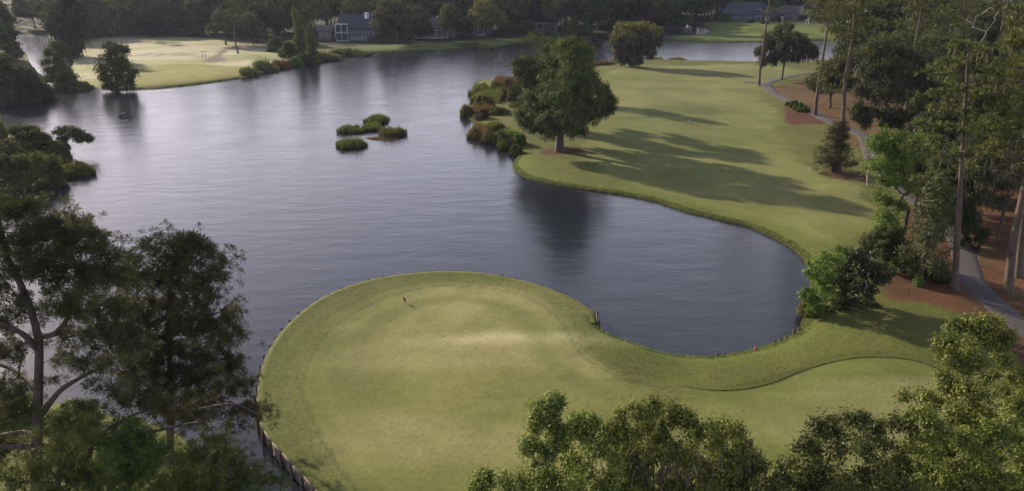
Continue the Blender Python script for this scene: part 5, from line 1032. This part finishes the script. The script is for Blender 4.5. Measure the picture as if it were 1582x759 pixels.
def divot(u, v, s, label):
    x, y, z = ground_at(u, v); n = 14; t = np.linspace(0, 2*PI, n, endpoint=False); rr = s*(1+.3*np.sin(3*t+u)); V = np.column_stack([x+rr*1.7*np.cos(t), y+rr*.5*np.sin(t), 0*t]); V[:, 2] = height(V[:, :2])+.008
    c = np.array([[x, y, H(x, y)+.02]]); V = np.vstack([V, c]); me = bpy.data.meshes.new('divot'); me.from_pydata([tuple(p) for p in V], [], [(i, (i+1) % n, n) for i in range(n)]); tag(link('divot', me, None, M['divot']), label, 'divot')
divot(685, 519.5, .12, 'small dark scar on the pale crest of the putting green')
for u, v, l in [(1024, 600, 'left of the scuffed marks beside the end of the collar line'), (1035, 597, 'upper of the scuffed marks beside the end of the collar line'), (1036, 606, 'lower of the scuffed marks beside the end of the collar line')]: divot(u, v, .10, l)
# snag in the lake with perching bird shape
c = at(192, 181); o = empty('driftwood_snag', (c[0], c[1], 0), .3, 'dark driftwood snag alone in the open water off the cypress', 'snag')
a = Acc()
for pl, r in (([(-.8, 0, -.3), (-.5, 0, .35), (.1, .1, .55), (.6, .1, .2)], .42), ([(.2, 0, .4), (.6, .1, .9), (.75, .1, 1.4)], .2), ([(-.4, 0, .4), (-.9, .2, .9)], .14), ([(.6, 0, .5), (.9, .2, .1), (1.2, .3, -.1)], .13)):
    V, Fq = tube(pl, np.linspace(r, r*.45, len(pl)), 7); a.add(V, Fq)
link('root_mass', a.mesh('root_mass', M['timber'], True), o); a = Acc(); V, Fq = tube([(.7, .1, 1.2), (.95, .1, 1.4), (1.0, .12, 1.6)], [.09, .17, .05], 7); a.add(V, Fq); link('broken_tip', a.mesh('broken_tip', M['timber'], True), o)
# stumps and marker along the cove
for (u, v, hh, r, lb) in [(932, 520, .35, .10, 'short dark stump nearest the wall corner'), (945, 525, .4, .13, 'leaning dark stump second from the wall corner'), (1108, 551, .25, .10, 'low dark stump at the lowest point of the cove'), (1120, 549.5, .22, .09, 'small dark stump right of the lowest point of the cove'),
    (1196, 532, .3, .10, 'dark stump right of the orange marker'), (1205, 529, .3, .12, 'dark stump in the row towards the flowering bush'), (1214, 526, .3, .12, 'dark stump in the middle of that row'), (1226, 520, .55, .13, 'tallest dark stump near the reedy corner of the cove'), (1234, 514, .4, .12, 'dark stump closest to the flowering bush')]:
    c = at(u, v); a = Acc(); V, Fq = tube([(0, 0, -.6), (0, 0, 0), (.03, .01, hh*.8), (.04, .01, hh)], [r*1.1, r, r*.9, r*.35], 8); a.add(V, Fq); o = link('stump', a.mesh('stump', M['timber'], True)); o.location = (c[0], c[1]+.08, 0); tag(o, lb, 'stump', 'old stumps along the cove')
c = ground_at(1167, 541); a = Acc(); V, Fq = tube([(0, 0, -.1), (0, 0, .2), (0, 0, .28), (0, 0, .3)], [.08, .08, .07, .03], 10); a.add(V, Fq); o = link('marker_post', a.mesh('marker_post', M['orange'], True)); o.location = c; tag(o, 'short orange marker at the waterline of the cove', 'marker')
for u, lb in ((313, 'left of two thin rake handles by the dirt track'), (317.5, 'right of two thin rake handles by the dirt track')):
    c = ground_at(u, 90); a = Acc(); V, Fq = tube([(0, 0, 0), (.1, 0, 1.8)], [.06, .05], 6); a.add(V, Fq); a.box((.1, 0, 1.8), (.7, .08, .1)); o = link('rake', a.mesh('rake', M['timber'])); o.location = c; tag(o, lb, 'rake', 'rakes by the dirt track')
c = ground_at(1063, 191); a = Acc(); V, Fq = tube([(0, 0, 0), (0, 0, .55)], [.05, .05], 8); a.add(V, Fq); o = link('yardage_post', a.mesh('yardage_post', M['white'])); o.location = c; tag(o, 'small pale distance post standing in the fairway shadow', 'post')

# ------------------------------------------------------------ grass blades where they show
def blades(P, h, wd, name, label, m='grass', zoff=0.0):
    n = len(P); z = height(P)+zoff; B = np.column_stack([P, z-.01]); hh = h*rng.uniform(.5, 1.2, n); an = rng.uniform(0, PI, n); s = np.stack([np.cos(an), np.sin(an), 0*an], 1)*wd; tip = B+np.column_stack([rng.normal(0, .4, (n, 2))*hh[:, None], hh])
    V = np.stack([B-s*.5, B+s*.5, tip], 1).reshape(-1, 3); return tag(link(name, mesh_np(name, V, np.arange(n*3).reshape(-1, 3), M[m], False, rng.uniform(0, 1, n))), label, kind='stuff')
def along(line, n, d0, d1, sign=None):
    L = resample(line, .1); Nn = normals2(L); t = rng.uniform(0, len(L)-1, n); i = t.astype(int); k = rng.uniform(d0, d1, n)[:, None]; P = L[i]+(L[np.minimum(i+1, len(L)-1)]-L[i])*(t-i)[:, None]
    A = P+Nn[i]*k; B = P-Nn[i]*k; return A, B
A, B = along(WP, 9000, -.02, .35); P = np.where((land(A) > land(B))[:, None], A, B); blades(P, .13, .03, 'edge_grass', 'grass blades spilling over the timber wall')
A, B = along(cove_s[:200], 26000, .0, .7); P = np.where((land(A) > land(B))[:, None], A, B); blades(P, .22, .05, 'bank_grass', 'longer grass fringing the natural banks')
q = rng.uniform(0, 1, (110000, 2)); P = np.column_stack([q[:, 0]*46-9, 32+q[:, 1]*34]); z, sd, dw, dn = height(P, True); ok = (sd > .3) & (sdist(P, POLY['putting'][0]) < -.05) & (sdist(P, POLY['straw'][0]) < 0)
blades(P[ok], .075, .03, 'rough_grass', 'short rough grass between the cove and the mown turf')
V_ = POLY['putting'][0]; d_ = seg_dist(V_, np.array([at(1045, 592, .8)]), np.array([at(1046, 592, .8)])); i0 = int(np.argmin(np.linalg.norm(V_-at(1040, 593, .85), axis=1))); i1 = int(np.argmin(np.linalg.norm(V_-at(1450, 575, .85), axis=1)))
ln = V_[i0:i1+1] if i1 > i0 else V_[i1:i0+1]; A, B = along(ln, 9000, .0, .16); P = np.where((sdist(A, V_) < sdist(B, V_))[:, None], A, B); P = P[rng.random(len(P)) < ss(P[:, 0], 9.5, 13.5)+.05]; blades(P, .05, .022, 'collar_grass', 'upright cut edge of the longer grass above the mown turf', 'oak')
# fallen straw and leaves
q = rng.uniform(0, 1, (26000, 2)); P = np.column_stack([30+q[:, 0]*50, 42+q[:, 1]*60]); ok = (sdist(P, POLY['straw'][0]) > .1); P = P[ok]; c = np.column_stack([P, height(P)+.02+.06*(rng.random(len(P)) < .3)])
V, Fq, tn = leaves(c, 1, .0, .16, .35, 2.5); V[:, 2] = np.maximum(V[:, 2], np.repeat(c[:, 2], 4)-.005); tag(link('pine_straw', mesh_np('pine_straw', V, Fq, M['reedbrown'], False, tn)), 'fallen straw and leaves under the tall trees', kind='stuff')

# ------------------------------------------------------------ the woods behind
HOUSES = [at(560, 61), at(505, 62), at(668, 57), at(737, 53), at(828, 46), at(1150, 33), at(1214, 31), at(1478, 118), at(1402, 108), at(1252, 40)]
clear = [POLY[k][0] for k in ('dew', 'lgreen', 'rgreen', 'lawn')]
def free(p, gap=6):
    q = np.array([p])
    if land(q)[0] < 2.5: return False
    if any(np.linalg.norm(p-h) < 12 for h in HOUSES): return False
    # keep the view of the house fronts open
    for h in HOUSES[:7]:
        if h[1]-14 < p[1] < h[1] and abs(p[0]-h[0]*p[1]/h[1]) < 9: return False
    return all(sdist(q, c)[0] < -3 for c in clear)
placed = []
def scatter(n, xr, yr, kinds, scales, label, group, gap=5.5, rnd=random.Random(11), mats=(None,)):
    k = tries = 0
    while k < n and tries < n*40:
        tries += 1; y = rnd.uniform(*yr); x = rnd.uniform(*xr)*y; p = np.array([x, y])
        if not free(p) or any((p[0]-a)**2+(p[1]-b)**2 < gap*gap for a, b in placed): continue
        placed.append((x, y)); kd = rnd.choice(kinds); P, dims = K[kd]; s = rnd.uniform(*scales); cmx = rnd.choice(mats)
        kw_ = {'far1': 'broad tree', 'far2': 'tall tree', 'far3': 'low domed tree', 'pineF': 'pine', 'pineB': 'slim pine'}[kd]; tw = {'dark': 'very dark', 'oak': 'plain green', 'oakmoss': 'grey green', 'oakyel': 'yellow green', 'cyp': 'dull olive', None: 'plain'}[cmx]
        put(P, 'pine_tree' if kd[0] == 'p' else 'forest_tree', (x, y, H(x, y)-.1), rnd.uniform(0, 6.28), (s*rnd.uniform(.9, 1.15), s*rnd.uniform(.9, 1.15), s), tw+' '+kw_+' '+label, 'tree', group, crown_mat=cmx); k += 1
BR = ['far1', 'far2', 'far3']
scatter(60, (-.78, -.30), (285, 345), BR+['pineF'], (.85, 1.3), 'in the hazy far wood behind the pale fairway', 'far wood behind the pale fairway', mats=('dark', 'oak', 'oakmoss', 'oakyel', 'cyp'))
scatter(26, (-.9, -.55), (190, 285), ['far1', 'far2', 'far3', 'pineF'], (.8, 1.15), 'on the shadowy left bank of the inlet', 'trees on the left bank of the inlet', mats=('dark', 'cyp', 'oak'))
scatter(60, (-.30, .16), (290, 350), ['far1', 'far2', 'far2', 'pineF'], (.95, 1.4), 'in the tall dark wood behind the lake houses', 'far wood behind the lake houses', mats=('dark', 'oak', 'oakmoss', 'oakyel'))
scatter(70, (.09, .47), (378, 430), ['far1', 'far2', 'far1', 'pineF'], (1.0, 1.5), 'in the dark wood beyond the hip roofed house', 'far wood beyond the hip roofed house', mats=('dark', 'oak', 'dark'))
scatter(26, (.08, .24), (318, 378), ['far1', 'far2'], (.9, 1.2), 'on the banks of the dark creek', 'trees on the banks of the dark creek', mats=('dark', 'oak'))
scatter(45, (.45, .9), (170, 330), ['far1', 'far2', 'far3', 'pineF', 'pineB'], (.9, 1.3), 'in the deep wood behind the blue roofed wood house', 'deep wood on the right', mats=('dark', 'oak', 'oakmoss', 'oakyel'))
# beyond them the wood reads as one mass
n = 2200; th = rng.uniform(-.95, .95, n); y = rng.uniform(355, 700, n); x = th*y; P = np.column_stack([x, y]); ok = (land(P) > 2) & ((np.abs(th) > .5) | (y > 350)) & ~((th > .1) & (th < .47) & (y < 432)); P = P[ok]
hh = 8+12*fbm(P, 30, 9)+rng.uniform(0, 4, len(P)); c = np.column_stack([P, hh]); V, Fq, tn = leaves(c, 12, 3.0, 3.0, .6, .5)
tag(link('distant_woods', mesh_np('distant_woods', V, Fq, M['dark'], False, tn)), 'unbroken woodland beyond the last separate trees', kind='stuff')

# ------------------------------------------------------------ thin morning haze
m = bpy.data.materials.new('haze'); m.use_nodes = True; nt = m.node_tree; nt.nodes.remove(nt.nodes['Principled BSDF'])
pv = nt.nodes.new('ShaderNodeVolumePrincipled'); pv.inputs['Color'].default_value = (.62, .72, 1.0, 1); pv.inputs['Density'].default_value = .00007; pv.inputs['Anisotropy'].default_value = .35
nt.links.new(pv.outputs[0], nt.nodes['Material Output'].inputs['Volume'])
a = Acc(); a.box((0, 400, 20.7), (2400, 1000, 46)); tag(link('haze', a.mesh('haze', m)), 'thin bluish morning haze over the lake', kind='stuff')
print('TRIS', sum(len(me.polygons)*2 for me in bpy.data.meshes))
